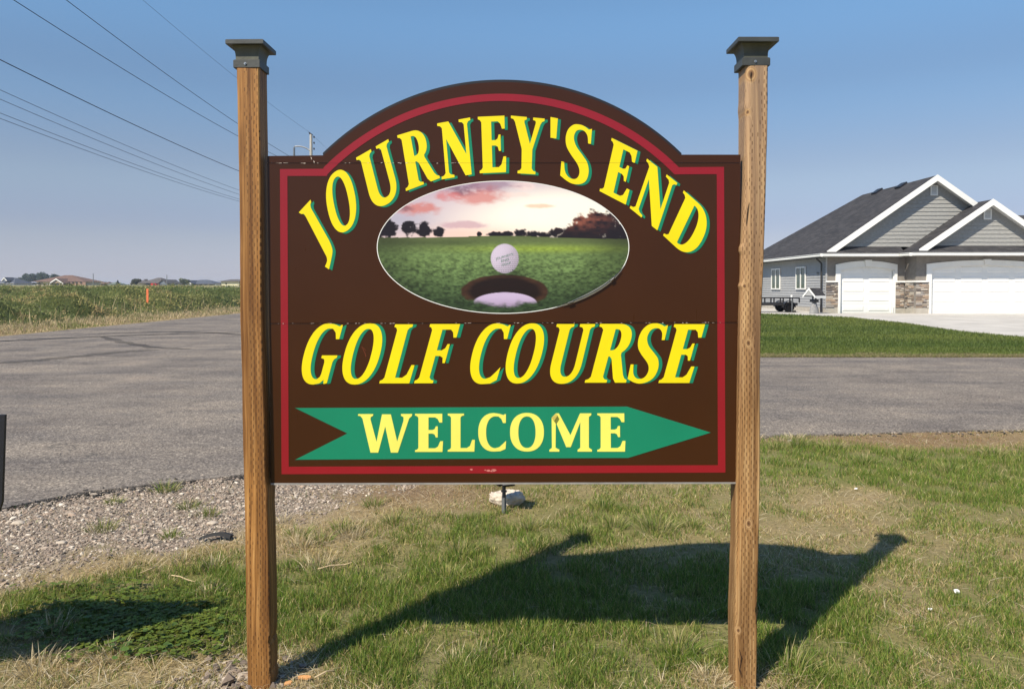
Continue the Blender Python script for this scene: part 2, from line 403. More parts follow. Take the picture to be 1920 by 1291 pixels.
def grid_axis(segs):
    out = []
    for a, b, st in segs: out += list(np.arange(a, b, st))
    out.append(segs[-1][1]); return np.array(out)
def ground_mesh():
    xs = grid_axis([(-1500, -300, 150), (-300, -60, 20), (-60, -24, 2), (-24, -14, .5), (-14, -5.5, .5), (-5.5, 6.5, .05), (6.5, 30, .6), (30, 80, 5), (80, 1500, 140)])
    ys = grid_axis([(-60, 0, 10), (0, 1.8, .3), (1.8, 8.4, .05), (8.4, 18, .4), (18, 60, 1.0), (60, 300, 8), (300, 3500, 200)])
    X, Y = np.meshgrid(xs, ys); Z = H(X, Y)
    g = greenness(X, Y); gv = gravelness(X, Y)
    near = (X > -5.5) & (X < 7) & (Y < 8.6)
    straw = np.array([.32, .24, .12]); soil = np.array([.22, .17, .115]); grn = np.array([.15, .16, .04])
    grav = np.array([.25, .21, .165]); lawn = np.array([.062, .085, .022]); field = np.array([.16, .15, .075]); weedy = np.array([.06, .075, .028])
    n1 = fbm(X, Y, 4, 41)[..., None]
    c = straw*(1-g[..., None])+grn*g[..., None]; c = c*(1-.5*n1)+soil*.5*n1
    c = c*(1-gv[..., None])+grav*gv[..., None]
    pxr, pyr = pxmap(X, Y); rd = np.clip(gauss(pxr, pyr, 1740, 822, 240, 18)+gauss(pxr, pyr, 780, 922, 170, 24), 0, 1)[..., None]
    c = c*(1-.7*rd)+np.array([.17, .105, .06])*.7*rd
    lw = (Y > 15.5) & (X > -6.0)
    c[lw] = lawn
    lf = X < -15.4
    c[lf] = straw*.8
    ww = ss(-17.0, -18.2, X)[..., None]; c = np.where(lf[..., None], c*(1-ww)+weedy*ww, c)
    far = ss(125, 190, Y)[..., None]; c = c*(1-far)+np.array([.21, .19, .085])*far
    rest = ~near & ~lw & ~lf; c[rest] = grn*.6+straw*.4
    nx, ny = len(xs), len(ys)
    V = np.stack([X, Y, Z], -1).reshape(-1, 3)
    i = np.arange(ny-1)[:, None]*nx+np.arange(nx-1)[None, :]
    Fq = np.stack([i, i+1, i+1+nx, i+nx], -1).reshape(-1)
    return npmesh('ground', V, Fq, np.arange(0, len(Fq), 4), M['ground'], c.reshape(-1, 3), True, kind='structure')
ground_mesh()

# road: cross street plus the road running away on the left, one sheet
def road_mesh():
    vs = []; fs = []
    xs = list(np.arange(-60, ROAD_W, 4.0))
    xe = np.concatenate([np.linspace(ROAD_W, -6, 40), np.linspace(-5.9, 6, 420), np.linspace(6.2, 60, 60)])
    n = 14
    rag = .035*(fbm(xe, xe*0, 6, 5)-.5)*2+.05*(fbm(xe, xe*0, 1.2, 6)-.5)
    for k, x in enumerate(xe):
        y0 = float(near_edge(x))+rag[k]; y1 = FAR_EDGE+.12*(float(fbm(x, 0., 1.5, 8))-.5)
        for j in range(n):
            t = j/(n-1); vs.append((x, y0+(y1-y0)*t, -.0 if 0 < j < n-1 else -.0))
    m = len(xe)
    for k in range(m-1):
        for j in range(n-1): a = k*n+j; fs.append((a, a+n, a+n+1, a+1))
    # skirts giving the broken edge a thickness
    b = len(vs)
    for k in range(m): x, y, z = vs[k*n]; vs.append((x, y-.012, -.035))
    for k in range(m-1): fs.append((k*n, b+k, b+k+1, (k+1)*n))
    b = len(vs)
    for yy in list(np.arange(FAR_EDGE, 60, 2.0))+list(np.arange(60, 420, 15)):
        e = .18*(float(fbm(0., yy, .9, 12))-.5)
        vs.append((ROAD_W+e, yy, 0)); vs.append((-11, yy, 0)); vs.append((-4.2-1.6*min(1, (yy-FAR_EDGE)/6), yy, 0))
    for k in range((len(vs)-b)//3-1):
        a = b+3*k; fs.append((a, a+1, a+4, a+3)); fs.append((a+1, a+2, a+5, a+4))
    b = len(vs)
    for yy in np.arange(-40, 4.01, 4.0):
        yq = yy if yy < 4 else None
        vs += [(ROAD_W, yy, 0), (-7.0, min(yy, 4.0), 0)]
    me = MB(); me.v = vs; me.f = fs
    for k in range((len(vs)-b)//2-1):
        a = b+2*k; me.f.append((a, a+1, a+3, a+2))
    o = me.build('road', M['road'], None, kind='structure'); o.location.z = .004
    return o
road_mesh()

# tyre marks on the road
def ribbon(pts, wd, name, label, faint=False):
    P = [gp(*p) for p in pts]; mb = MB(); vs = []
    # smooth
    Q = []
    for i in range(len(P)-1):
        for k in range(8):
            t = k/8; Q.append((P[i][0]*(1-t)+P[i+1][0]*t, P[i][1]*(1-t)+P[i+1][1]*t))
    Q.append(P[-1])
    for i, q in enumerate(Q):
        a = Vector(Q[min(i+1, len(Q)-1)])-Vector(Q[max(i-1, 0)]); a.normalize()
        nx, ny = -a.y, a.x; ww = wd*(.5+.15*math.sin(i*1.7))*min(1, .25+i*.25, .25+(len(Q)-1-i)*.25)
        vs += [(q[0]+nx*ww, q[1]+ny*ww, .010), (q[0]-nx*ww, q[1]-ny*ww, .010)]
    mb.add(vs, [(2*i, 2*i+1, 2*i+3, 2*i+2) for i in range(len(Q)-1)])
    return mb.build(name, M['skid_faint'] if faint else M['skid'], None, label=label, cat='tyre mark', group='dark tyre marks across the left road')
ribbon([(-60, 643), (60, 637), (190, 631), (300, 627), (380, 625), (455, 623)], .26, 'tyre_mark', 'long unbroken black tyre mark running from the left picture edge to the left post')
ribbon([(185, 626), (240, 624), (330, 622), (400, 624), (455, 628)], .22, 'tyre_mark', 'shorter black tyre mark just above the long one near the orange marker')
ribbon([(380, 632), (420, 631), (455, 630.5)], .16, 'tyre_mark', 'faint short tyre mark touching the left post just below the long one', True)
ribbon([(190, 631), (230, 642), (290, 652), (360, 655)], .30, 'tyre_mark', 'faint curved tyre mark branching down to the right from the long one', True)
ribbon([(-30, 683), (60, 677), (150, 668), (230, 660), (300, 656)], .45, 'tyre_mark', 'wide smudged tyre mark lowest of the tyre marks on the left road', True)

# ------------------------------------------------------------------ the sign
sign = thing('welcome_sign', 'brown arched golf course sign with yellow lettering hung between two wooden posts', 'sign', (0, 2.82, 0))
FY = 2.800    # front face of the board
def B(px, py, dy=0.0):
    p = at(px, py, FY); return (p.x, FY-dy, p.z)
def flat(name, outer, holes, dy, m, parent, thick=.0007, **kw):
    """thin vinyl film outlined in board pixels"""
    O = [at(p[0], p[1], FY) for p in outer]; Hh = [[at(p[0], p[1], FY) for p in h] for h in holes]
    return MB().prism([(p.x, p.z) for p in O], [[(p.x, p.z) for p in h] for h in Hh], 'y', FY-dy, FY-dy+thick).build(name, m, parent, **kw)
def arc(cx, cy, r, x0, x1, n=48):
    return [(x0+(x1-x0)*i/n, cy-math.sqrt(max(0, r*r-(x0+(x1-x0)*i/n-cx)**2))) for i in range(n+1)]
def circ3(xa, xb, y0, ytop):
    """circle through two equal-height ends and a top"""
    c = (xa+xb)/2; h = y0-ytop; hw = (xb-xa)/2; r = (hw*hw+h*h)/(2*h); return c, ytop+r, r
ca = circ3(607, 1275.5, 290.5, 154)
top = [(501, 305.2), (501, 292.5), (607, 291.2)]+arc(*ca, 608, 1275)+[(1276, 290), (1388.5, 290), (1388.5, 305)]
MBt = 0.018
def solid(name, poly, m, y0, y1, parent):
    P = [at(p[0], p[1], FY) for p in poly]
    return MB().prism([(p.x, p.z) for p in P], [], 'y', y0, y1).build(name, m, parent)
p1 = solid('sign_panel', top, M['brown'], FY, FY+MBt, sign)
p2 = solid('sign_panel', [(501, 306.4), (1388.5, 306.0), (1386, 603.6), (505, 605.6)], M['brown'], FY, FY+MBt, sign)
p3 = solid('sign_panel', [(505, 606.8), (1386, 604.9), (1381, 903), (508, 905)], M['brown'], FY, FY+MBt, sign)
# dark backing that shows above the arch and grey edge strip below
back = [(505, 899), (499, 294)]+[(604, 293)]+[(x+(x-941)*.007, y-7.2) for x, y in arc(*ca, 605, 1278)]+[(1279, 292), (1388, 292), (1384, 898)]
solid('backing_board', back, M['black'], FY+MBt+.001, FY+MBt+.02, sign)
solid('bottom_edge_strip', [(508, 904.2+.9), (1381, 903.2), (1381, 906.2), (508, 908.2)], M['alu'], FY-.002, FY+MBt+.02, sign)
# red border
cb = circ3(606, 1274, 315, 176)
outer = [(525, 317), (606, 316.6)]+arc(*cb, 607, 1273, 60)+[(1274, 313.6), (1357.4, 313), (1360, 885.2), (528, 888.3)]
ci = circ3(613, 1265.5, 328, 189.6)
inner = [(539, 330), (613, 330)]+arc(*ci, 614, 1264.5, 60)+[(1265.5, 327), (1343.8, 326.6), (1346, 871.5), (541.5, 874.2)]
flat('red_border', outer, [inner], .0010, M['red'], sign)
# arrow
def c6(x, y): return (500+x/3.798, 580+y/3.798)
def c7(x, y): return (940+x/3.798, 580+y/3.798)
def cl(x, y): return (500+x/3.398, 140+y/3.398)
def cr(x, y): return (940+x/3.398, 140+y/3.398)
arrow = flat('arrow', [c6(202, 700), c7(895, 690), c7(1491, 875), c7(903, 1055), c6(203, 1068), c6(575, 881)], [], .0010, M['green'], sign)

# ---- serif letters, drawn in a unit box
def el(cx, cy, rx, ry, a0, a1, n=22, e=2.25):
    out = []
    for i in range(n+1):
        t = math.radians(a0+(a1-a0)*i/n); c, s_ = math.cos(t), math.sin(t)
        out.append((cx+rx*math.copysign(abs(c)**(2/e), c), cy+ry*math.copysign(abs(s_)**(2/e), s_)))
    return out
def cat(P, n=5):
    out = []
    m = len(P)
    for i in range(m-1):
        p0 = P[max(i-1, 0)]; p1_ = P[i]; p2_ = P[i+1]; p3_ = P[min(i+2, m-1)]
        for k in range(n):
            t = k/n
            out.append(tuple(.5*((2*p1_[j])+(-p0[j]+p2_[j])*t+(2*p0[j]-5*p1_[j]+4*p2_[j]-p3_[j])*t*t+(-p0[j]+3*p1_[j]-3*p2_[j]+p3_[j])*t**3) for j in (0, 1)))
    out.append(P[-1]); return out
SL = [(0, 0), (0, .045), (.07, .06), (.12, .10), (.12, .90), (.07, .94), (0, .955)]
G = {}
G['E'] = ([(0, 1), (.97, 1), (.97, .77), (.87, .77), (.81, .86), (.72, .905), (.48, .905), (.48, .575), (.62, .575), (.70, .60), (.74, .67), (.81, .67), (.81, .38), (.74, .38), (.70, .455), (.62, .48), (.48, .48), (.48, .095), (.72, .095), (.82, .14), (.90, .28), (1, .28), (.98, 0)]+SL, [])
G['L'] = ([(0, 1), (.60, 1), (.60, .955), (.52, .94), (.47, .90), (.47, .095), (.70, .095), (.82, .15), (.90, .31), (1, .31), (.98, 0)]+SL, [])
G['F'] = ([(0, 1), (1, 1), (1, .77), (.90, .77), (.84, .86), (.75, .905), (.46, .905), (.46, .555), (.62, .555), (.72, .59), (.76, .66), (.84, .66), (.84, .34), (.76, .34), (.72, .43), (.62, .46), (.46, .46), (.46, .10), (.52, .06), (.62, .045), (.62, 0)]+SL, [])
G['U'] = ([(0, 1), (.46, 1), (.46, .955), (.40, .94), (.37, .90)]+[(.37, .34)]+el(.55, .32, .18, .22, 180, 360, 16)+[(.73, .90), (.69, .94), (.61, .955), (.61, 1), (1, 1), (1, .955), (.93, .94), (.90, .90)]
          + el(.505, .33, .395, .35, 0, -180, 26)+[(.11, .90), (.07, .94), (0, .955)], [])
G['O'] = (el(.5, .5, .5, .52, 90, 450, 48)[:-1], [el(.5, .5, .255, .425, 90, 450, 40)[:-1]])
G['D'] = ([(0, 1)]+el(.45, .5, .55, .5, 90, -90, 30)+SL, [[(.42, .91)]+el(.44, .5, .27, .41, 90, -90, 24)+[(.42, .09)]])
G['C'] = ([(.98, .99), (.98, .75), (.88, .75), (.82, .86), (.72, .925)]+el(.62, .5, .34, .43, 90, 270, 26)+[(.76, .10), (.88, .18), (1.0, .27), (.985, .05), (.80, -.01)]
          + el(.56, .5, .56, .52, 270, 90, 34)+[(.74, 1.0), (.90, .965), (.93, .99)], [])
G['G'] = ([(.97, .99), (.97, .75), (.87, .75), (.81, .86), (.70, .925)]+el(.60, .5, .32, .43, 90, 270, 26)+[(.68, .11), (.70, .16), (.70, .36), (.67, .41), (.57, .43), (.57, .475), (1.05, .475), (1.05, .435), (.98, .41), (.95, .36), (.95, .0), (.85, -.01), (.82, .06), (.72, -.0)]
          + el(.54, .5, .54, .52, 270, 90, 34)+[(.73, 1.0), (.89, .965), (.92, .99)], [])
G['R'] = ([(0, 1)]+el(.50, .735, .39, .265, 90, -55, 18)+[(.74, .47), (.93, .13), (.99, .07), (1.06, .045), (1.06, 0), (.78, 0), (.70, .07), (.53, .40), (.47, .445), (.43, .445), (.43, .10), (.48, .06), (.56, .045), (.56, 0)]+SL,
          [[(.43, .91)]+el(.47, .73, .16, .18, 90, -90, 14)+[(.43, .55)]])
G['N'] = ([(0, 1), (.34, 1), (.79, .37), (.79, .90), (.75, .94), (.65, .955), (.65, 1), (1, 1), (1, .955), (.93, .94), (.89, .90), (.89, 0), (.71, 0), (.23, .70), (.23, .10), (.28, .06), (.38, .045), (.38, 0)]+[(0, 0), (0, .045), (.08, .06), (.13, .10), (.13, .90), (.08, .94), (0, .955)], [])
G['Y'] = ([(0, 1), (.47, 1), (.47, .955), (.41, .94), (.40, .91), (.585, .53), (.745, .91), (.73, .945), (.66, .955), (.66, 1), (1, 1), (1, .955), (.93, .935), (.88, .88), (.665, .43), (.665, .10), (.71, .06), (.79, .045), (.79, 0), (.21, 0), (.21, .045), (.29, .06), (.335, .10), (.335, .43), (.12, .90), (.07, .945), (0, .955)], [])
G['S'] = ([(.93, .99), (.95, .73), (.85, .73)]+cat([(.85, .73), (.80, .85), (.68, .92), (.53, .935), (.38, .90), (.32, .81), (.35, .72), (.47, .62), (.72, .50), (.90, .40), (.985, .26), (.94, .11), (.78, .02), (.52, -.02), (.28, .0), (.03, .06)])+[(0, .31), (.10, .31)]
          + cat([(.10, .31), (.17, .16), (.30, .08), (.46, .06), (.60, .09), (.67, .17), (.65, .26), (.54, .35), (.28, .48), (.10, .60), (.03, .75), (.08, .90), (.26, 1.0), (.50, 1.02), (.68, 1.0), (.82, .965)]), [])
def quadmap(q):
    TL, TR, BR, BL = q
    def f(u, v):
        return tuple((TL[j]*(1-u)+TR[j]*u)*v+(BL[j]*(1-u)+BR[j]*u)*(1-v) for j in (0, 1))
    return f
def dedupe(l):
    o = [l[0]]
    for p in l[1:]:
        if abs(p[0]-o[-1][0])+abs(p[1]-o[-1][1]) > 1e-3: o.append(p)
    if abs(o[0][0]-o[-1][0])+abs(o[0][1]-o[-1][1]) < 1e-3: o.pop()
    return o
def put(outer, holes, shift, m=M['yellow'], dy=.0020):
    outer = dedupe(outer); holes = [dedupe(h) for h in holes]
    o = flat('letter', outer, holes, dy, m, sign)
    if shift:
        sh = lambda l: [(p[0]+shift[0], p[1]+shift[1]) for p in l]
        s_ = flat('letter_shadow', sh(outer), [sh(h) for h in holes], .0012, M['green'], o, .0004)
    return o
def glyph(ch, cv, q, shift, m=M['yellow'], dy=.0020):
    f = quadmap([cv(*p) for p in q]); O, Hs_ = G[ch]
    return put([f(*p) for p in O], [[f(*p) for p in h] for h in Hs_], shift, m, dy)
SH = (5.9, 2.2)
put([cl(*p) for p in [(205, 878), (280, 797), (285, 812), (279, 828), (283, 850), (398, 1055)]+cat([(398, 1055), (416, 1100), (419, 1140), (398, 1240)], 4)+[(372, 1222)]+cat([(372, 1222), (385, 1190), (384, 1165), (375, 1145)], 3)+[(252, 908), (238, 887), (222, 888)]], [], SH)
glyph('O', cl, [(352, 690), (520, 565), (598, 925), (430, 1045)], SH)
glyph('U', cl, [(570, 530), (775, 412), (872, 760), (655, 880)], SH)
glyph('R', cl, [(832, 388), (1018, 332), (1092, 664), (888, 742)], SH)
glyph('N', cl, [(1086, 312), (1296, 274), (1330, 632), (1116, 668)], SH)
glyph('E', cl, [(1345, 270), (1520, 262), (1528, 622), (1358, 629)], SH)
glyph('Y', cr, [(61, 262), (276, 281), (258, 638), (62, 627)], SH)
put([cr(*p) for p in [(313, 271), (360, 280), (350, 408), (313, 403)]], [], SH)
glyph('S', cr, [(418, 310), (590, 345), (548, 715), (366, 662)], SH)
glyph('E', cr, [(703, 404), (872, 488), (795, 830), (625, 742)], SH)
glyph('N', cr, [(928, 536), (1120, 690), (1015, 1010), (818, 850)], SH)
glyph('D', cr, [(1162, 738), (1352, 905), (1210, 1190), (1030, 1024)], SH)
SG = (7.0, .2)
glyph('G', c6, [(322, 106), (552, 106), (440, 525), (212, 525)], SG)
glyph('O', c6, [(606, 106), (862, 106), (755, 525), (502, 525)], SG)
glyph('L', c6, [(916, 105), (1128, 105), (1020, 525), (802, 525)], SG)
glyph('F', c6, [(1165, 103), (1378, 103), (1265, 524), (1050, 524)], SG)
glyph('C', c6, [(1516, 106), (1744, 106), (1636, 522), (1412, 522)], SG)
glyph('O', c7, [(96, 106), (342, 106), (236, 518), (-6, 518)], SG)
glyph('U', c7, [(396, 103), (668, 103), (568, 520), (290, 520)], SG)
glyph('R', c7, [(703, 102), (984, 102), (870, 520), (593, 520)], SG)
glyph('S', c7, [(998, 106), (1202, 106), (1092, 518), (886, 518)], SG)
glyph('E', c7, [(1232, 104), (1457, 104), (1342, 522), (1118, 522)], SG)
W_ = [(652, 743), (760, 743), (758, 755), (742, 765), (740, 780), (783, 940), (822, 745), (885, 745), (930, 938), (975, 790), (975, 765), (957, 755), (957, 742), (1037, 742), (1035, 755), (1015, 775), (935, 1017), (885, 1017), (845, 832), (795, 1017), (740, 1017), (683, 775), (668, 757), (652, 755)]
put([c6(*p) for p in W_], [], None, M['lemon'])
glyph('E', c6, [(1057, 741), (1257, 741), (1256, 1012), (1057, 1012)], None, M['lemon'])
glyph('L', c6, [(1290, 740), (1483, 740), (1483, 1010), (1290, 1010)], None, M['lemon'])
glyph('C', c6, [(1507, 741), (1708, 741), (1704, 1004), (1507, 1004)], None, M['lemon'])
glyph('O', c7, [(62, 740), (303, 740), (303, 1004), (62, 1004)], None, M['lemon'])
M_ = [(358, 768), (388, 738), (410, 738), (492, 893), (560, 738), (641, 738), (640, 750), (623, 764), (623, 982), (645, 996), (645, 1010), (543, 1010), (543, 997), (562, 983), (562, 800), (494, 978), (462, 978), (388, 800), (386, 982), (413, 996), (413, 1010), (342, 1010), (342, 997), (360, 983)]
put([c7(*p) for p in M_], [], None, M['lemon'])
glyph('E', c7, [(683, 738), (881, 738), (884, 1010), (683, 1010)], None, M['lemon'])
# lifted corner of the last M
M['peel'] = mat('adhesive_back', (.30, .24, .03), .6, .1, 30)
MB().add([B(*c7(357, 768), .0025), B(*c7(390, 738), .0025), B(*c7(398, 752), .012), B(*c7(375, 788), .012)], [(0, 1, 2, 3)]).build('peeling_corner', M['peel'], sign)

# ---- oval picture (printed): golf ball beside a hole on a green at sunset
def picture():
    nx, ny = 420, 224
    cx, cy, rx, ry = 943.2, 463.4, 235.5, 123.5
    U, Vv = np.meshgrid(np.linspace(-1, 1, nx), np.linspace(-1, 1, ny))
    # map the square grid to the disc so the rim is clean
    dx = U*np.sqrt(1-Vv**2/2); dy = Vv*np.sqrt(1-U**2/2)
    px = cx+dx*rx; py = cy+dy*ry
    sx = (px-680)*3.6923; sy = (py-320)*3.6923      # picture coordinates, about 0..1900 x 70..990
    C = np.zeros(px.shape+(3,))
    def s2l(c): c = np.array(c)/255.; return np.where(c < .04, c/12.92, ((c+.055)/1.055)**2.4)
    def mixc(a, b, t): return a*(1-t[..., None])+b*t[..., None]
    t = np.clip((sy-60)/400, 0, 1); x_ = sx/1900
    skyc = mixc(s2l([178, 158, 186])+0*C, s2l([240, 222, 222]), np.clip(t*1.2, 0, 1))
    glow = np.exp(-(((sx-1400)/620)**2+((sy-330)/210)**2)); skyc = mixc(skyc, s2l([255, 250, 238]), np.clip(glow*1.5, 0, 1))
    low = np.exp(-((sy-440)/60)**2)*np.clip(1-np.abs(sx-700)/900, 0, 1); skyc = mixc(skyc, s2l([252, 208, 190]), low*.7)
    bl = np.exp(-(((sx-250)/300)**2+((sy-350)/120)**2)); skyc = mixc(skyc, s2l([150, 160, 190]), bl*.6)
    N = fbm(sx, sy*2.0, .011, 71, 5); N2 = fbm(sx, sy*2, .02, 75, 4)
    def cloud(cx_, cy_, rx_, ry_, col, a, thr=.42):
        g = gauss(sx, sy, cx_, cy_, rx_, ry_)
        return np.clip((g*1.3*(N*.8+N2*.5)-thr)*2.6, 0, 1)**1.2*a, s2l(col)
    for args in [(800, 165, 250, 80, (216, 142, 136), .8, .34), (690, 130, 170, 60, (120, 98, 120), .75, .36), (600, 175, 110, 55, (214, 128, 128), .7, .36), (380, 262, 190, 62, (212, 138, 132), .85, .33), (300, 262, 80, 30, (120, 92, 108), .6, .36),
                 (680, 375, 210, 34, (206, 172, 184), .75, .34), (1100, 110, 120, 40, (250, 226, 222), .6, .36), (1225, 245, 130, 20, (238, 190, 160), .65, .36), (1060, 165, 120, 25, (246, 220, 214), .6, .36), (860, 110, 330, 55, (150, 120, 146), .55, .4)]:
        a, col = cloud(*args); skyc = mixc(skyc, col, a)
    hz = 462-12*np.exp(-((sx-960)/300)**2)+10*ss(1100, 1800, sx)
    # trees
    tree = np.zeros_like(sx)
    def crown(cx_, cy_, r, ry_=None):
        nonlocal tree
        ry_ = ry_ or r
        d = ((sx-cx_)/r)**2+((sy-cy_)/ry_)**2+1.5*(N2-.5)+1.3*(fbm(sx, sy, .05, 79)-.5); tree = np.maximum(tree, ss(1.25, .6, d))
    for a in [(180, 400, 56, 64), (120, 430, 40), (325, 400, 58, 50), (430, 400, 42, 45), (420, 430, 60, 30), (530, 425, 42, 34), (805, 440, 18, 20), (920, 440, 58, 20), (1000, 440, 60, 20), (1090, 432, 50, 32), (1180, 440, 60, 26),
              (1260, 445, 60, 20), (1350, 428, 55, 40), (1440, 415, 60, 48), (1520, 380, 72, 78), (1610, 350, 78, 72), (1700, 360, 90, 78), (1790, 400, 70, 60), (1600, 425, 260, 62), (1780, 468, 150, 26), (1560, 462, 200, 20), (1820, 440, 90, 50), (1400, 450, 120, 30)]: crown(*a)
    dark = s2l([38, 30, 38])+0*C
    lit = np.exp(-(((sx-1530)/150)**2+((sy-340)/60)**2))*np.clip(N2*2-.5, 0, 1); dark = mixc(dark, s2l([158, 98, 80]), np.clip(lit*1.3, 0, 1))
    skyc = mixc(skyc, dark, tree*(sy < hz+30))
    # green
    gt = np.clip((sy-hz)/500, 0, 1)
    gc = mixc(s2l([98, 108, 70])+0*C, s2l([112, 134, 84]), np.clip(gt*4, 0, 1)); gc = mixc(gc, s2l([80, 104, 70]), np.clip(gt*1.6-.5, 0, 1))
    band = np.exp(-((sy-540)/26)**2)*np.exp(-((sx-1250)/520)**2); gc = mixc(gc, s2l([150, 170, 72]), band*.8)
    shd = np.exp(-((sy-500)/20)**2)*ss(500, 100, np.abs(sx-500)); gc = gc*(1-.28*shd[..., None])
    nn = (fbm(sx, sy*1.8, .05, 90, 4)-.5)*np.clip(gt*2.2, .08, 1)*1.9
    gc = gc*(1+nn[..., None])
    edge = ss(.55, 1.0, np.sqrt(dx**2+dy**2)); gc = gc*(1-.5*edge[..., None])*(1.12-.25*np.clip(gt*1.6-.4, 0, 1))[..., None]
    C = np.where((sy < hz)[..., None], skyc, gc)
    # hole
    e1 = ((sx-982)/292)**2+((sy-835)/112)**2+.12*(N2-.5)
    rim = ss(1.12, 1.0, e1); hole = mixc(s2l([74, 50, 36])+0*C, s2l([38, 20, 16]), ss(.9, .55, e1)*1.0)
    hole = hole*(.7+.6*fbm(sx, sy*3, .02, 95)[..., None]); C = mixc(C, hole, rim)
    e2 = ((sx-985)/222)**2+((sy-920)/78)**2; C = mixc(C, mixc(s2l([205, 188, 218])+0*C, s2l([178, 158, 190]), ss(860, 960, sy)), ss(1.05, .97, e2))
    fr = ss(905, 950, sy+60*(N2-.5)+28*np.abs((sx-985)/222)**2*1.0); C = mixc(C, gc*1.1, fr)
    # shadow below the ball, and the ball
    bs = np.exp(-(((sx-1010)/150)**2+((sy-712)/26)**2)); C = C*(1-.5*bs[..., None])
    d = np.sqrt(((sx-984)/97)**2+((sy-608)/102)**2)
    bx = (sx-984)/97; by = (sy-608)/102; zz = np.sqrt(np.clip(1-d*d, 0, 1))
    tone = np.clip(.68+.2*(-by)*.5+.12*zz-.12*bx, .4, 1)
    q = 12.5; row = np.round(by*q/2*1.15); ox = (row % 2)*.5
    fx = (bx*q/2+ox) % 1-.5; fy2 = (by*q/2*1.15) % 1-.5
    dim = np.exp(-((fx**2+fy2**2)/.05)); mask = ss(.15, .5, bx*.5+by*.5+.35)
    tone = tone-.60*dim*(.35+.65*mask)
    ball = s2l([232, 220, 240])*tone[..., None]; C = mixc(C, ball, ss(1.03, .97, d))
    nxv, nyv = nx, ny
    yy = FY-.0012
    P = np.zeros(px.shape+(3,))
    v = (571-py)/F; u = (px-960)/F; dyv = math.cos(PITCH)+math.sin(PITCH)*v; dzv = -math.sin(PITCH)+math.cos(PITCH)*v
    k = FY/dyv; P[..., 0] = u*k-0; P[..., 1] = yy-2.82; P[..., 2] = EYE+dzv*k
    i = np.arange(ny-1)[:, None]*nx+np.arange(nx-1)[None, :]
    Fq = np.stack([i, i+nx, i+nx+1, i+1], -1).reshape(-1)
    return npmesh('oval_picture', P.reshape(-1, 3), Fq, np.arange(0, len(Fq), 4), M['print'], np.clip((C*.86)**1.13, 0, 1).reshape(-1, 3), False, parent=sign)
pic = picture()
# pale cut edge round the oval, and its lifted lower right rim
def ell(cx, cy, rx, ry, a0, a1, n):
    return [(cx+rx*math.cos(math.radians(a0+(a1-a0)*i/n)), cy+ry*math.sin(math.radians(a0+(a1-a0)*i/n))) for i in range(n+1)]
flat('cut_edge', ell(943.2, 463.4, 236.6, 124.6, 0, 360, 120)[:-1], [ell(943.2, 463.4, 235.2, 123.2, 0, 360, 120)[:-1]], .0014, M['white'], pic)
lift = ell(943.2, 463.4, 237, 125, 14, 68, 24); li = ell(943.2, 463.4, 231, 117.5, 68, 14, 24)
n = len(lift); vs = []
for i in range(n):
    t = math.sin(math.pi*i/(n-1)); a = lift[i]; b = li[n-1-i]
    m_ = (a[0]*(1-.9*t)+0, 0)
    inn = (a[0]+(b[0]-a[0])*t, a[1]+(b[1]-a[1])*t); mid = ((a[0]+inn[0])/2, (a[1]+inn[1])/2)
    vs += [B(a[0], a[1], .0016), B(mid[0], mid[1], .0016+.006*t), B(inn[0], inn[1], .0016+.010*t)]
fs = []
for i in range(n-1): fs += [(3*i, 3*i+3, 3*i+4, 3*i+1), (3*i+1, 3*i+4, 3*i+5, 3*i+2)]
MB().add(vs, fs).build('lifted_rim', M['white'], pic, smooth=True)
dk = ell(943.2, 463.4, 234.5, 121.6, 20, 62, 20)
mbk = MB()
mbk.tube([B(p[0], p[1], .008) for p in dk], .0012, 5)
for a in (28, 56):
    p = ell(943.2, 463.4, 235, 122.5, a, a+3, 2); mbk.tube([B(q_[0], q_[1], .010) for q_ in p], .0035, 6)
mbk.build('rim_crack', M['black'], pic)
# writing on the printed ball: tiny curved word marks
M['ink'] = mat('green_print_ink', (.05, .16, .10), .5, .1, 10)
def textish(s_, cx, cy, h, wd, ang):
    cuv = bpy.data.curves.new('ball_print', 'FONT'); cuv.body = s_; cuv.size = 1; cuv.align_x = 'CENTER'; cuv.align_y = 'CENTER'
    tmp = bpy.data.objects.new('t', cuv); COL.objects.link(tmp)
    dg = bpy.context.evaluated_depsgraph_get(); me = bpy.data.meshes.new_from_object(tmp.evaluated_get(dg))
    bpy.data.objects.remove(tmp)
    xs_ = [v_.co.x for v_ in me.vertices]; wv = max(xs_)-min(xs_)
    ca_, sa_ = math.cos(ang), math.sin(ang)
    p0 = at(cx, cy, FY)
    for v_ in me.vertices:
        x_ = v_.co.x/wv*wd; z_ = v_.co.y*h*1.35
        v_.co = (p0.x+(x_*ca_-z_*sa_), FY-.0016-2.82, p0.z+(x_*sa_+z_*ca_))
    me.materials.append(M['ink']); return link('ball_print', me, pic)
textish("JOURNEY'S", 946, 481, .009, .068, math.radians(16))
textish("END", 947, 488, .009, .030, math.radians(14))
textish("GOLF", 949, 495, .008, .034, math.radians(14))
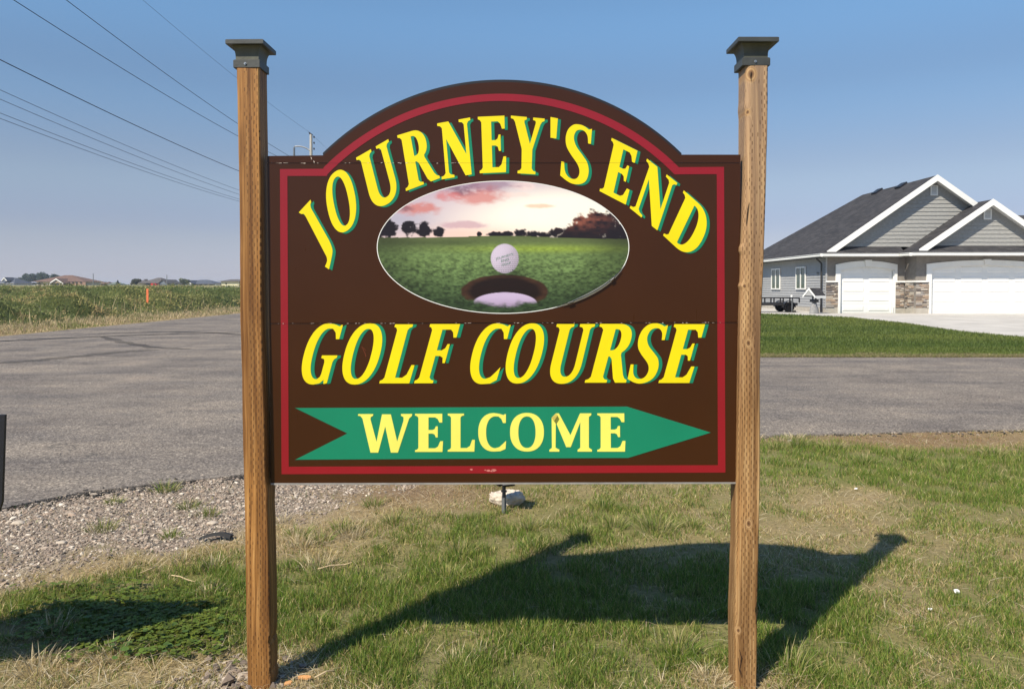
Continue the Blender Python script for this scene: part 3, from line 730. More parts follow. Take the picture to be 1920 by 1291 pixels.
# paint chips along the seams
mc = MB(); rc = random.Random(3)
def chips(x0, x1, yf, n, w0, w1):
    for _ in range(n):
        x = rc.uniform(x0, x1); y = yf(x)+rc.uniform(-.4, .3); l = rc.uniform(w0, w1); hgt = rc.uniform(.3, .8)
        mc.add([B(x, y, .0024), B(x+l, y+rc.uniform(-.3, .3), .0024), B(x+l*.8, y+hgt, .0024), B(x+l*.2, y+hgt*1.2, .0024)], [(0, 1, 2, 3)])
chips(512, 860, lambda x: 305.6, 26, 1, 5); chips(512, 540, lambda x: 305.6, 8, 3, 8)
chips(510, 1384, lambda x: 606.0-(x-505)*.0022, 52, 1, 5)
for q_ in ([(583, 293.5), (584.8, 297), (585.2, 300), (583.4, 297)], [(587.5, 301), (590.2, 303), (589.6, 306.5), (588.6, 303.5)]):
    mc.add([B(a, b, .0024) for a, b in q_], [(0, 1, 2, 3)])
M['chips'] = mat('chipped_paint', (.60, .52, .46), .7, .3, 60)
mc.build('paint_chips', M['chips'], sign, kind='stuff')
# dark seam lines across vinyl
ms = MB()
for (ya, yb) in ((306.2, 305.6), (606.8, 604.9)):
    ms.add([B(503, ya-.25, .0022), B(1386, yb-.25, .0022), B(1386, yb+.05, .0022), B(503, ya+.05, .0022)], [(0, 1, 2, 3)])
ms.build('seam', M['black'], sign)
# small scratches
mh = MB()
for (a, b) in (((678, 649), (684, 661)), ((684, 661), (686, 668)), ((681, 651), (686, 657))):
    mh.add([B(a[0], a[1], .0014), B(b[0], b[1], .0014), B(b[0]+.6, b[1]+.3, .0014), B(a[0]+.6, a[1]+.3, .0014)], [(0, 1, 2, 3)])
mh.build('scratch', mat('scratch_red', (.30, .06, .03), .6, .1, 10), sign)
M['scuff'] = mat('scuffed_red', (.50, .16, .14), .7, .2, 60)
for cx_, cy_, r_ in ((884, 879.5, 2.2), (916, 881.5, 3.0), (926, 881, 3.6), (922, 882.5, 2.2), (910, 880.5, 1.6)):
    pts = [B(cx_+r_*1.2*math.cos(a)*(1+.3*math.sin(a*3+cx_)), cy_+r_*.7*math.sin(a), .0016) for a in [i*math.pi/5 for i in range(10)]]
    MB().add(pts, [tuple(range(10))]).build('scuff', M['scuff'], sign)

# ---- posts
def post(rows, y0, y1, m, seed, wane=0.0, notch=()):
    """rows: (py, left px, right px) of the front face; post between depths y0 and y1"""
    mb = MB(); vs = []; N_ = 170; zt = at(0, 119, y0).z; zb = -.12
    rr = np.array(rows, float)
    for i in range(N_+1):
        z = zb+(zt-zb)*i/N_
        py = 538-(z-EYE)*F/y0
        xl = float((np.interp(py, rr[:, 0], rr[:, 1])-960)/F*y0); xr = float((np.interp(py, rr[:, 0], rr[:, 2])-960)/F*y0)
        n1 = (noise.noise(Vector((seed, 0, z*2.3)))*.0035+noise.noise(Vector((seed, 5, z*14)))*.0009)
        n2 = (noise.noise(Vector((seed, 9, z*2.3)))*.003+noise.noise(Vector((seed, 15, z*14)))*.0009)
        xl += n1; xr += n2
        for (nz, side, amp, wdt) in notch:
            g = math.exp(-((z-nz)/wdt)**2)*amp
            if side < 0: xl += g
            else: xr += g
        c = .004; wl = .004+wane*(.9+.25*noise.noise(Vector((seed, 3, z*3))))
        yb = y1
        ring = [(xl+wl, y0), ((xl+xr)/2, y0-.0005), (xr-c, y0), (xr, y0+c), (xr, yb-c), (xr-c, yb), (xl+c, yb), (xl, yb-c), (xl, y0+wl), (xl+wl*.1, y0+wl*.55), (xl+wl*.30, y0+wl*.28), (xl+wl*.62, y0+wl*.08)]
        vs += [(a, b, z) for a, b in ring]
    k = 12; fs = []
    for i in range(N_):
        for j in range(k): fs.append((i*k+j, i*k+(j+1) % k, (i+1)*k+(j+1) % k, (i+1)*k+j))
    fs += [tuple(range(k)), tuple(N_*k+j for j in range(k))]
    mb.add(vs, fs)
    return mb.build('post', m, sign)
zn = lambda py, y0: EYE+(538-py)*y0/F
PL0, PL1 = 2.768, 2.862
post([(60, 446.5, 488.5), (125, 447.5, 489), (600, 450.5, 490.5), (900, 454, 495.5), (940, 454.5, 498), (1100, 456.5, 500.5), (1291, 459, 502), (1500, 461, 504)], PL0, PL1, M['post_l'], 1.3,
     notch=[(zn(1210, PL0), 1, -.006, .012), (zn(1270, PL0), 1, -.004, .01), (zn(925, PL0), 1, .003, .03)])
PR0, PR1 = 2.772, 2.868
xk = lambda px: (px-960)/F*PR0
M['post_r'] = wood_mat('incised_weathered_post', (.29, .160, .062), (.145, .072, .025), (.48, .315, .15),
                       [(xk(1405), zn(142, PR0), .020), (xk(1400), zn(212, PR0), .009), (xk(1396), zn(536, PR0), .010), (xk(1404), zn(643, PR0), .013), (xk(1407), zn(984, PR0), .014), (xk(1389), zn(1188, PR0), .010)], .45)
post([(60, 1396, 1437), (125, 1396, 1436.5), (250, 1396.5, 1436.5), (340, 1396.5, 1435.5), (465, 1391.5, 1432), (600, 1388, 1428), (700, 1387, 1427.5), (900, 1386.5, 1428.5), (1000, 1385.5, 1427), (1160, 1383.5, 1425), (1291, 1384.5, 1424.5), (1500, 1384, 1423)], PR0, PR1, M['post_r'], 7.7, wane=.015,
     notch=[(zn(467, PR0), -1, -.007, .012), (zn(536, PR0), -1, -.005, .01), (zn(1150, PR0), 1, -.006, .02), (zn(200, PR0), -1, -.003, .02)])
# splits in the right post
M['split'] = mat('dark_split', (.03, .014, .006), .9, .1, 10)
for pts in ([(1398, 420), (1400, 400), (1403, 380)], [(1422, 1135), (1424, 1150), (1421.5, 1175)], [(1391, 1222), (1395, 1240), (1393, 1262), (1397, 1275)], [(1389, 1240), (1391, 1262), (1396, 1278)], [(1406, 138), (1404, 146), (1405, 155)]):
    P = [Vector((xk(a), PR0-.0022 if a > 1394 else PR0+.0015, zn(b, PR0))) for a, b in pts]
    MB().tube(P, [.0009]+[.0021]*(len(P)-2)+[.0006], 5).build('wood_split', M['split'], sign)

def cap(cx_px, w_px, yaw, y_c, ytop_px, seed):
    """square post cap: collar, flared neck, plate with a low pyramid top"""
    s_ = y_c/F
    cx_ = (cx_px-960)*s_; zt = EYE+(538-ytop_px)*(y_c-.05)/F
    hw = w_px/2*(y_c-.07)/F
    R = lambda x, y: (cx_+x*math.cos(yaw)-y*math.sin(yaw), y_c+x*math.sin(yaw)+y*math.cos(yaw))
    def sq(prof):
        vs = []; fs = []
        for r, z in prof:
            for a, b in ((-1, -1), (1, -1), (1, 1), (-1, 1)): vs.append((*R(a*r, b*r), z))
        for i in range(len(prof)-1):
            for j in range(4): fs.append((4*i+j, 4*i+(j+1) % 4, 4*i+4+(j+1) % 4, 4*i+4+j))
        fs += [(3, 2, 1, 0), tuple(4*(len(prof)-1)+j for j in range(4))]
        return MB().add(vs, fs)
    ci_ = .0495 if w_px < 74 else .0515
    c = sq([(ci_, zt-.104), (ci_, zt-.076), (ci_-.004, zt-.0735), (ci_-.006, zt-.0730)]).build('post_cap', M['capm'], sign, bevel=.0012)
    base = zt-.0725
    pr = [(ci_-.007, base), (ci_-.007, base+.006)]
    for i in range(1, 9):
        t = i/8; pr.append((ci_-.007+(hw-.012-ci_+.007)*(1-math.cos(t*math.pi/2)), base+.006+.043*math.sin(t*math.pi/2)**1.0))
    sq(pr).build('neck', M['capn'], c)
    sq([(hw-.010, zt-.0245), (hw-.001, zt-.0243), (hw, zt-.022), (hw, zt-.0085), (hw-.004, zt-.006), (hw*.25, zt+.004), (.002, zt+.006)]).build('top_plate', M['capm'], c)
    x, y = R(-.004, -ci_-.001); zz = zt-.090
    MB().tube([(x, y+.002, zz), (x, y-.002, zz)], .0045, 10).build('screw', M['screw'], c, smooth=False)
    x, y = R(-.0035, -ci_-.004)
    MB().tube([(x, y+.002, zz), (x, y-.001, zz)], .0018, 8).build('screw_hole', M['black'], c)
cap(468.5+6.5, 71, math.radians(-1.5), 2.815, 77, 1)
cap(1412-5.5, 76, math.radians(.4), 2.822, 73.5, 2)

# ------------------------------------------------------------------ neighbouring house on the right
GZ = .24
house = thing('garage_house', 'grey house with charcoal roof, two front gables and two white arched garage doors', 'house', (20.0, 36.0, GZ))
def xat(px, Y): return (px-960)/F*Y
def arch_pts(x0, x1, zs, zc, n=16):
    h = zc-zs; hw = (x1-x0)/2; r = (hw*hw+h*h)/(2*h); c = (x0+x1)/2; cz = zc-r
    return [(x1-(x1-x0)*i/n, cz+math.sqrt(max(0, r*r-(x1-(x1-x0)*i/n-c)**2))) for i in range(n+1)]
def opening(x0, x1, zs, zc, zb=GZ): return [(x0, zb), (x1, zb)]+arch_pts(x0, x1, zs, zc)
WX = 15.15; JX = 18.95; RX = 27.0; EZ = 3.02
def front_wall(x0, x1, Y, op, name='wall'):
    ox0, ox1, zs, zc = op
    poly = [(x0, .52), (ox0, .52)]+arch_pts(ox0, ox1, zs, zc)[::-1]+[(ox1, .52), (x1, .52), (x1, EZ), (x0, EZ)]
    MB().prism(poly, [], 'y', Y, Y+.22).build(name, M['stucco'], house)
    for a, b in ((x0, ox0), (ox1, x1)):
        MB().box(a, b, Y-.03, Y+.22, GZ-.3, .52).build('foundation', M['found'], house)
OPA = (15.81, 18.41, 2.32, 2.48); OPB = (19.63, 24.78, 2.36, 2.53)
front_wall(WX, JX, 36.0, OPA); front_wall(JX, RX, 35.0, OPB)
MB().box(JX, JX+.2, 35.22, 36.0, .52, EZ).build('wall', M['stucco'], house)
MB().box(JX-.03, JX+.2, 35.22, 35.97, GZ-.3, .52).build('foundation', M['found'], house)
def trim(Y, lo, wide, op, zmid, zout_s, zout_c):
    (l0, l1), (w0, w1) = lo, wide; x0, x1, zs, zc = op
    poly = [(l0, GZ), (l0, zmid), (w0, zmid), (w0, zout_s)]+arch_pts(w0, w1, zout_s, zout_c)[::-1]+[(w1, zmid), (l1, zmid), (l1, GZ), (x1, GZ)]+arch_pts(x0, x1, zs, zc)+[(x0, GZ)]
    MB().prism(dedupe(poly), [], 'y', Y-.07, Y-.002).build('door_trim', M['white'], house)
    # deep white reveal
    a = arch_pts(x0, x1, zs, zc); b = arch_pts(x0+.035, x1-.035, zs-.03, zc-.035)
    poly2 = [(x0+.001, GZ)]+[(p[0], p[1]-.001) for p in a[::-1]]+[(x1-.001, GZ), (x1-.035, GZ)]+b+[(x0+.035, GZ)]
    MB().prism(dedupe(poly2), [], 'y', Y-.001, Y+.12).build('door_jamb', M['white'], house)
    c = (x0+x1)/2
    MB().prism([(c-.12, zc+.02), (c+.12, zc+.02), (c+.17, zout_c+.04), (c-.17, zout_c+.04)], [], 'y', Y-.13, Y-.003).build('keystone', M['white'], house)
trim(36.0, (15.70, 18.46), (15.58, 18.54), OPA, 1.73, 2.58, 2.76)
trim(35.0, (19.52, 24.90), (19.40, 25.02), OPB, 1.73, 2.58, 2.76)
def gdoor(x0, x1, Y, ncol, label):
    d = MB().box(x0+.05, x1-.05, Y+.10, Y+.13, GZ, 2.60).build('garage_door', M['door'], house, label=label)
    nrow = 5; hgt = (2.60-GZ)/nrow*.985; wd = (x1-x0-.1)/ncol
    for r in range(1, nrow):
        MB().box(x0+.05, x1-.05, Y+.392, Y+.399, GZ+r*hgt-.008, GZ+r*hgt+.006).build('section_joint', M['galv'], d) if False else None
    for r in range(nrow):
        for c in range(ncol):
            a = x0+.05+c*wd+.11; b = x0+.05+(c+1)*wd-.11; z0 = GZ+r*hgt+.09; z1 = GZ+(r+1)*hgt-.09
            mb = MB()
            o = [(a, z0), (b, z0), (b, z1), (a, z1)]; i_ = [(a+.05, z0+.05), (b-.05, z0+.05), (b-.05, z1-.05), (a+.05, z1-.05)]
            vs = [(p[0], Y+.0995, p[1]) for p in o]+[(p[0], Y+.080, p[1]) for p in i_]+[(p[0], Y+.105, p[1]) for p in o]
            mb.add(vs, [(0, 1, 5, 4), (1, 2, 6, 5), (2, 3, 7, 6), (3, 0, 4, 7), (4, 5, 6, 7), (8, 9, 1, 0), (9, 10, 2, 1), (10, 11, 3, 2), (11, 8, 0, 3)])
            mb.build('panel', M['door'], d)
    for r in range(1, nrow):      # shallow recessed joint between sections, as raised lips
        MB().box(x0+.05, x1-.05, Y+.092, Y+.0995, GZ+r*hgt+.006, GZ+r*hgt+.020).build('section_lip', M['door'], d)
gdoor(15.81, 18.41, 36.0, 2, 'white panelled single garage door'); gdoor(19.63, 24.78, 35.0, 4, 'white panelled double garage door')
# stone veneer with ledge
M['stone'] = NT('ledge_stone'); t = M['stone']; a = t.n('ShaderNodeAttribute', attribute_name='col'); f = t.noise(t.coord(), 30, 5)
M['stone'] = t.set(t.mix(1, a.outputs['Color'], t.ramp(f, [(.3, (.75,)*3), (.7, (1.25,)*3)]), 'MULTIPLY'), .9, .2)
def stones(u0, u1, z0, z1, axis, plane, out):
    V = []; Fc = []; Cc = []; r = random.Random(int(u0*10)); z = z0
    pal = [(.30, .24, .19), (.42, .37, .31), (.20, .165, .14), (.50, .46, .40), (.33, .30, .28), (.36, .27, .20), (.14, .12, .11)]
    while z < z1-.01:
        h = min(r.uniform(.045, .085), z1-z); u = u0
        while u < u1-.01:
            l = min(r.uniform(.12, .42), u1-u)
            if u1-(u+l) < .05: l = u1-u
            d = r.uniform(.02, .07)
            n_ = len(V); a0, a1, b0, b1 = u+.004, u+l-.004, z+.004, z+h-.004
            for dd in (0, d):
                for (p, q_) in ((a0, b0), (a1, b0), (a1, b1), (a0, b1)):
                    k = r.uniform(-.004, .004) if dd else 0
                    V.append((p, plane+out*dd, q_+k) if axis == 'y' else (plane+out*dd, p, q_+k))
            for f_ in ((4, 5, 6, 7), (0, 1, 5, 4), (1, 2, 6, 5), (2, 3, 7, 6), (3, 0, 4, 7)): Fc += [i+n_ for i in f_]
            c = r.choice(pal); k = r.uniform(.8, 1.2); Cc += [[x*k for x in c]]*8
            u += l
        z += h
    b = base_of(house); V = np.array(V)-np.array(b)
    npmesh('stone_veneer', V, Fc, np.arange(0, len(Fc), 4), M['stone'], np.array(Cc), False, parent=house, kind='stuff')
stones(WX-.02, 15.695, .53, 1.72, 'y', 36.0, -1); stones(18.465, JX-.08, .53, 1.72, 'y', 36.0, -1)
stones(JX-.02, 19.515, .53, 1.72, 'y', 35.0, -1); stones(24.905, RX, .53, 1.72, 'y', 35.0, -1); stones(35.22, 35.93, .53, 1.72, 'x', JX, -1)
for a, b, Y in ((WX-.04, 15.60, 36.0), (18.53, JX-.09, 36.0), (JX-.09, 19.42, 35.0), (25.0, RX, 35.0)):
    MB().box(a, b, Y-.12, Y-.004, 1.725, 1.80).build('stone_ledge', M['white'], house)
MB().box(JX-.09, JX-.004, 35.0, 35.88, 1.725, 1.80).build('stone_ledge', M['white'], house)
# left side wall: siding laps over a foundation
BY = 48.2
MB().box(WX+.02, WX+.2, 36.0+.23, BY, .5, EZ).build('wall', M['stucco'], house)
MB().box(WX, WX+.2, 36.23, BY, GZ-.3, .50).build('foundation', M['found'], house)
MB().box(WX, RX, BY, BY+.2, GZ-.3, EZ).build('wall', M['stucco'], house)
MB().box(RX-.2, RX, 35.23, BY, GZ-.3, EZ).build('wall', M['stucco'], house)
nl = 19; lh = (EZ-.50)/nl
for i in range(nl):
    z = .50+i*lh
    mb = MB().prism([(0, z), (0, z+lh), (.006, z+lh), (.028, z+.006), (.028, z)], [], 'y', 36.02, BY-.05)
    mb.v = [(WX+.015-p[0], p[1], p[2]) for p in mb.v]; mb.build('siding_board', M['siding'], house)
MB().box(WX-.035, WX+.03, 35.985, 36.05, .5, EZ).build('corner_trim', M['siding'], house)
def side_window(Y0, Y1, z0, z1):
    x = WX-.02
    fr = MB()
    for a in ((Y0, Y1, z0, z0+.07), (Y0, Y1, z1-.07, z1)): fr.box(x-.05, x, a[0], a[1], a[2], a[3])
    for a in ((Y0, Y0+.07), (Y1-.07, Y1), ((Y0+Y1)/2-.035, (Y0+Y1)/2+.035)): fr.box(x-.05, x, a[0], a[1], z0+.071, z1-.071)
    wn = fr.build('window', M['white'], house)
    m_ = (Y0+Y1)/2
    for a, b in ((Y0+.071, m_-.036), (m_+.036, Y1-.071)):
        MB().box(x-.022, x-.016, a, b, z0+.072, z1-.072).build('pane', M['pane'], wn)
    MB().box(x-.012, x-.008, Y0+.08, Y1-.08, z0+.08, z1-.08).build('curtain', M['curtain'], wn)
side_window(38.45, 39.75, 1.37, 2.56); side_window(42.1, 43.5, 1.36, 2.56)
MB().box(WX-.06, WX-.015, 36.9, 37.05, 2.15, 2.25).build('outlet_box', M['grey'], house)
# roofs
RK1 = 35.6; PX, PZ = 20.2, 6.81; SLP = .695; EX = 14.74; EZ1 = PZ-(PX-EX)*SLP
HB = 43.2+(PX-EX)
def slab(pts, th=.13):
    P = [Vector(p) for p in pts]; n_ = len(P)
    return MB().add([p for p in P]+[p-Vector((0, 0, th)) for p in P], [tuple(range(n_)), tuple(range(n_, 2*n_))[::-1]]+[(i, (i+1) % n_, (i+1) % n_+n_, i+n_) for i in range(n_)])
XR1 = 2*PX-EX
roofA = slab([(EX, RK1, EZ1), (PX, RK1, PZ), (PX, 43.2, PZ), (EX, HB, EZ1)]).build('roof', M['roof'], house)
slab([(PX+.001, RK1, PZ), (XR1, RK1, EZ1), (XR1, HB, EZ1), (PX+.001, 43.2, PZ)]).build('roof', M['roof'], house)
slab([(EX+.002, HB+.001, EZ1), (PX, 43.201, PZ), (XR1-.002, HB+.001, EZ1)]).build('roof', M['roof'], house)
for (a, Y) in ((1636, 38.0), (1690, 38.0)):     # two black roof vents on the left slope
    pass
for px, py in ((1645, 360), (1690, 349)):
    # find the point on the slope plane seen there
    v = (571-py)/F; u = (px-960)/F; d = Vector((u, math.cos(PITCH)+math.sin(PITCH)*v, -math.sin(PITCH)+math.cos(PITCH)*v))
    k = (PZ-EYE-SLP*PX)/(d.z-SLP*d.x); p = Vector((0, 0, EYE))+d*k
    mb = MB().box(-.22, .22, -.28, .28, 0, .09)
    A = math.atan(SLP); mb.v = [(p.x+x*math.cos(A)-z*math.sin(A), p.y+y, p.z+x*math.sin(A)+z*math.cos(A)) for x, y, z in mb.v]
    mb.build('roof_vent', M['black'], roofA)
RK2 = 34.6; P2X, P2Z = 22.22, 5.55; S2 = .685; E2X = 18.72; E2Z = P2Z-(P2X-E2X)*S2; X2R = 2*P2X-E2X
slab([(E2X, RK2, E2Z), (P2X, RK2, P2Z), (P2X, 37.6, P2Z), (E2X, 36.05, E2Z)]).build('roof', M['roof'], house)
slab([(P2X+.001, RK2, P2Z), (X2R, RK2, E2Z), (X2R, 40, E2Z), (P2X+.001, 40, P2Z)]).build('roof', M['roof'], house)
# valley filler: left slope of the small gable runs back to the larger gable wall
def rake(px_, pz, ex, ez, Y, hgt=.24, th=.05):
    for s_ in (-1, 1):
        x0 = px_+s_*(px_-ex); 
        pts = [(px_, pz+.02), (x0, ez+.02), (x0, ez+.02-hgt*.8), (x0-s_*hgt*.55, ez-.02-hgt*.8+.0), (px_, pz+.02-hgt*1.22)]
        if s_ > 0: pts = [(px_+.0005, pz+.02)]+pts[1:4]+[(px_+.0005, pz+.02-hgt*1.22)]
        MB().prism(pts, [], 'y', Y-th, Y-.001).build('rake_board', M['white'], house)
rake(PX, PZ, 14.98, 3.18, RK1, .24); rake(P2X, P2Z, 18.83, E2Z+(18.83-E2X)*S2, RK2, .24)
def gable(px_, pz, slope, Yw, Yr, z0, bh, vent, inset):
    """field boards, soffit under the rake overhang, and a louvred vent"""
    top_ = pz-.16; z = z0; k = 0
    MB().prism([(px_-(top_-z0)/slope, z0), (px_+(top_-z0)/slope, z0), (px_, top_)], [], 'y', Yw+.03, Yw+.12).build('gable_wall', M['stucco'], house)
    while z < top_-.12:
        z1_ = min(z+bh, top_-.02); hw0 = (top_-z)/slope; hw1 = (top_-z1_)/slope
        vs = [(px_-hw0, Yw-.022, z), (px_+hw0, Yw-.022, z), (px_+hw1, Yw+.004, z1_), (px_-hw1, Yw+.004, z1_), (px_-hw0, Yw+.028, z), (px_+hw0, Yw+.028, z), (px_+hw1, Yw+.028, z1_), (px_-hw1, Yw+.028, z1_)]
        # slightly uneven lower edge
        n_ = max(4, int(hw0*2/.17)); lo = []
        r = random.Random(int(z*1000)); pts = []
        for i in range(n_+1):
            x = px_-hw0+2*hw0*i/n_; pts.append((x, z-.006+r.choice([0, .004, .010, -.002])))
        bot = [(x, Yw-.022, zz) for x, zz in pts]; m_ = len(bot)
        up = [(px_-hw1+2*hw1*i/n_, Yw+.004, z1_) for i in range(m_)]
        bk = [(x, Yw+.028, zz) for x, zz in pts]
        mb = MB().add(bot+up+bk, [(i, i+1, m_+i+1, m_+i) for i in range(m_-1)]+[(2*m_+i, 2*m_+i+1, i+1, i) for i in range(m_-1)])
        mb.build('siding_board', M['shake'], house); z += bh; k += 1
    for s_ in (-1, 1):
        e = (pz-.15-(z0-.12))/slope
        pts = [(px_+.0005*s_, Yr, pz-.16), (px_+s_*e, Yr, z0-.13), (px_+s_*e, Yw+.02, z0-.13), (px_+.0005*s_, Yw+.02, pz-.16)]
        slab(pts, .02).build('soffit', M['white'], house)
    x0, x1, za, zb = vent
    vt = MB()
    vt.box(x0, x0+.05, Yw-.07, Yw-.023, za, zb); vt.box(x1-.05, x1, Yw-.07, Yw-.023, za, zb)
    vt.box(x0+.051, x1-.051, Yw-.07, Yw-.023, za, za+.05); vt.box(x0+.051, x1-.051, Yw-.07, Yw-.023, zb-.05, zb)
    vo = vt.build('gable_vent', M['white'], house)
    for i in range(6):
        z_ = za+.06+i*(zb-za-.12)/6
        MB().add([(x0+.051, Yw-.066, z_), (x1-.051, Yw-.066, z_), (x1-.051, Yw-.03, z_+.05), (x0+.051, Yw-.03, z_+.05), (x0+.051, Yw-.062, z_-.004), (x1-.051, Yw-.062, z_-.004), (x1-.051, Yw-.026, z_+.046), (x0+.051, Yw-.026, z_+.046)],
                 [(0, 1, 2, 3), (4, 5, 6, 7), (0, 1, 5, 4)]).build('louvre', M['white'], vo)
gable(PX, PZ, SLP, 36.0, RK1, 3.44, .188, (xat(1741, 36), xat(1754.5, 36), 1.5+170.5/F*36, 1.5+189.5/F*36), 0)
gable(P2X, P2Z, S2, 35.0, RK2, 3.42, .188, (xat(1841, 35), xat(1855.5, 35), 1.5+126/F*35, 1.5+146/F*35), 0)
# pent roofs below the gables, gutters
slab([(EX, 35.47, 3.12), (E2X-.05, 35.47, 3.12), (E2X-.05, 36.0, 3.46), (EX+.55, 36.0, 3.46)], .06).build('pent_roof', M['roof'], house)
slab([(18.42, 34.45, 3.12), (X2R, 34.45, 3.12), (X2R, 34.99, 3.44), (18.95, 34.99, 3.44), (18.42, 35.4, 3.14)], .06).build('pent_roof', M['roof'], house)
def gutter(poly):
    mb = MB(); n_ = len(poly)
    for i in range(n_-1):
        a, b = Vector(poly[i]), Vector(poly[i+1]); d = (b-a).normalized(); nrm = Vector((d.y, -d.x, 0))
        pr = [(.0, .0), (.0, -.15), (.07, -.15), (.10, -.11), (.085, -.06), (.115, -.01), (.105, 0)]
        vs = [a+nrm*p-d*.0+Vector((0, 0, q_)) for p, q_ in pr]+[b+nrm*p+Vector((0, 0, q_)) for p, q_ in pr]; m_ = len(pr)
        mb.add(vs, [(j, (j+1) % m_, (j+1) % m_+m_, j+m_) for j in range(m_)]+[tuple(range(m_)), tuple(range(m_, 2*m_))])
    return mb.build('gutter', M['white'], house)
gutter([(EX-.02, HB, 3.09), (EX-.02, 35.46, 3.09)]); gutter([(EX-.02, 35.455, 3.09), (18.43, 35.455, 3.09)]); gutter([(18.40, 35.3, 3.09), (18.40, 34.44, 3.09)]); gutter([(18.40, 34.435, 3.09), (X2R, 34.435, 3.09)])
for a in ((EX, WX, 35.47, HB), (WX+.001, 18.5, 35.47, 35.999), (18.44, X2R, 34.46, 34.999), (18.44, 18.94, 35.0, 35.46)):
    MB().box(a[0], a[1], a[2], a[3], 2.955, 2.975).build('soffit', M['white'], house)
# downspout
MB().tube([(14.80, 36.35, 2.93), (14.82, 36.35, 2.86), (15.02, 36.35, 2.68), (15.05, 36.35, 2.60), (15.05, 36.35, .62)], .045, 8).build('downspout', M['darkspout'], house, smooth=True)
MB().tube([(15.05, 36.35, .62), (15.05, 36.35, GZ+.02)], .055, 8).build('downspout_boot', M['black'], house)
# rear wing of the house, only its roof ridge shows
slab([(25.7, 41.6, 3.0), (48, 41.6, 3.0), (48, 47, 6.0), (22.3, 47, 6.0)]).build('roof', M['roof'], house)
slab([(22.3, 47.001, 6.0), (48, 47.001, 6.0), (48, 52.4, 3.0), (25.7, 52.4, 3.0)]).build('roof', M['roof'], house)
MB().box(27.2, 47.6, 42.1, 51.9, GZ-.3, 2.9).build('wall', M['stucco'], house)

# driveway slabs
dw = None
def drive_left(Y): return float(np.interp(Y, [16, 21.7, 24, 27.6, 31.5, 33.9, 35.3, 36.2], [15.9, 14.9, 14.4, 14.6, 14.2, 13.0, 11.4, 9.4]))
base_me = MB()
ys_ = [15.6, 18.4, 21.2, 24.0, 26.8, 29.6, 32.4, 35.4]
dws = bpy.data.objects.new('driveway', None); COL.objects.link(dws); dws.location = (20, 26, .1); dws['kind'] = 'structure'
def zdr(x, y): return .24*ss(17, 34, y)+.018+0*x
for i in range(len(ys_)-1):
    y0, y1 = ys_[i]+.008, ys_[i+1]-.008
    xs_ = [None, 17.6, 20.6, 23.6, 26.6, 29.6]
    for j in range(len(xs_)-1):
        n_ = 6; vs = []
        for k in range(n_+1):
            y = y0+(y1-y0)*k/n_; xl = drive_left(y) if xs_[j] is None else xs_[j]+.008
            z = float(zdr(0, y)); vs += [(xl, y, z), (xs_[j+1]-.008, y, z), (xl, y, z-.14), (xs_[j+1]-.008, y, z-.14)]
        fs = []
        for k in range(n_):
            a = 4*k; fs += [(a, a+1, a+5, a+4), (a, a+4, a+6, a+2), (a+1, a+3, a+7, a+5)]
        fs += [(0, 2, 3, 1), (4*n_, 4*n_+1, 4*n_+3, 4*n_+2)]
        MB().add(vs, fs).build('slab', M['concrete'], dws)
# apron beside the house
for (x0, x1, y0, y1) in ((9.6, 12.4, 35.6, 40.0), (12.42, 15.13, 35.42, 40.0), (9.6, 12.4, 40.02, 45), (12.42, 15.13, 40.02, 45)):
    MB().box(x0, x1, y0, y1, .08, .262).build('slab', M['concrete'], dws)
for o in dws.children:
    pass

# small roofed box in front of the side wall
kb = xat(1522, 35.2); ky = 34.9
wb = thing('garden_shelter', 'tiny gabled shelter with dark shingle roof on a stand beside the downspout', 'shelter', (kb, ky, GZ))
Rr = lambda x, y, a=math.radians(28): (kb+x*math.cos(a)-y*math.sin(a), ky+x*math.sin(a)+y*math.cos(a))
def rbox(x0, x1, y0, y1, z0, z1):
    mb = MB().box(x0, x1, y0, y1, z0, z1); mb.v = [(*Rr(a, b), c) for a, b, c in mb.v]; return mb
def rmesh(vs, fs):
    return MB().add([(*Rr(a, b), c) for a, b, c in vs], fs)
zr, ze = 1.46, 1.10
rmesh([(-.36, 0, zr), (.36, 0, zr), (.36, -.34, ze), (-.36, -.34, ze), (-.36, 0, zr-.03), (.36, 0, zr-.03), (.36, -.34, ze-.03), (-.36, -.34, ze-.03)], [(0, 1, 2, 3), (4, 7, 6, 5), (0, 3, 7, 4), (1, 5, 6, 2), (3, 2, 6, 7), (0, 4, 5, 1)]).build('roof', M['roof'], wb)
rmesh([(-.36, .001, zr), (.36, .001, zr), (.36, .34, ze), (-.36, .34, ze), (-.36, .001, zr-.03), (.36, .001, zr-.03), (.36, .34, ze-.03), (-.36, .34, ze-.03)], [(3, 2, 1, 0), (5, 6, 7, 4), (4, 7, 3, 0), (2, 6, 5, 1), (7, 6, 2, 3), (1, 5, 4, 0)]).build('roof', M['roof'], wb)
rbox(-.36, .36, -.352, -.335, ze-.11, ze-.005).build('fascia', M['white'], wb)
for s_ in (-1, 1):
    rmesh([(-.375, 0, zr+.01), (-.375, s_*.35, ze), (-.375, s_*.35, ze-.10), (-.375, 0, zr-.10), (-.361, 0, zr+.01), (-.361, s_*.35, ze), (-.361, s_*.35, ze-.10), (-.361, 0, zr-.10)],
          [(0, 1, 2, 3), (7, 6, 5, 4), (0, 4, 5, 1), (3, 2, 6, 7), (1, 5, 6, 2)]).build('rake_board', M['white'], wb)
rmesh([(-.355, -.3, ze), (-.355, .3, ze), (-.355, 0, zr-.05), (-.33, -.3, ze), (-.33, .3, ze), (-.33, 0, zr-.05)], [(0, 1, 2), (3, 5, 4), (0, 3, 4, 1)]).build('gable_wall', M['siding'], wb)
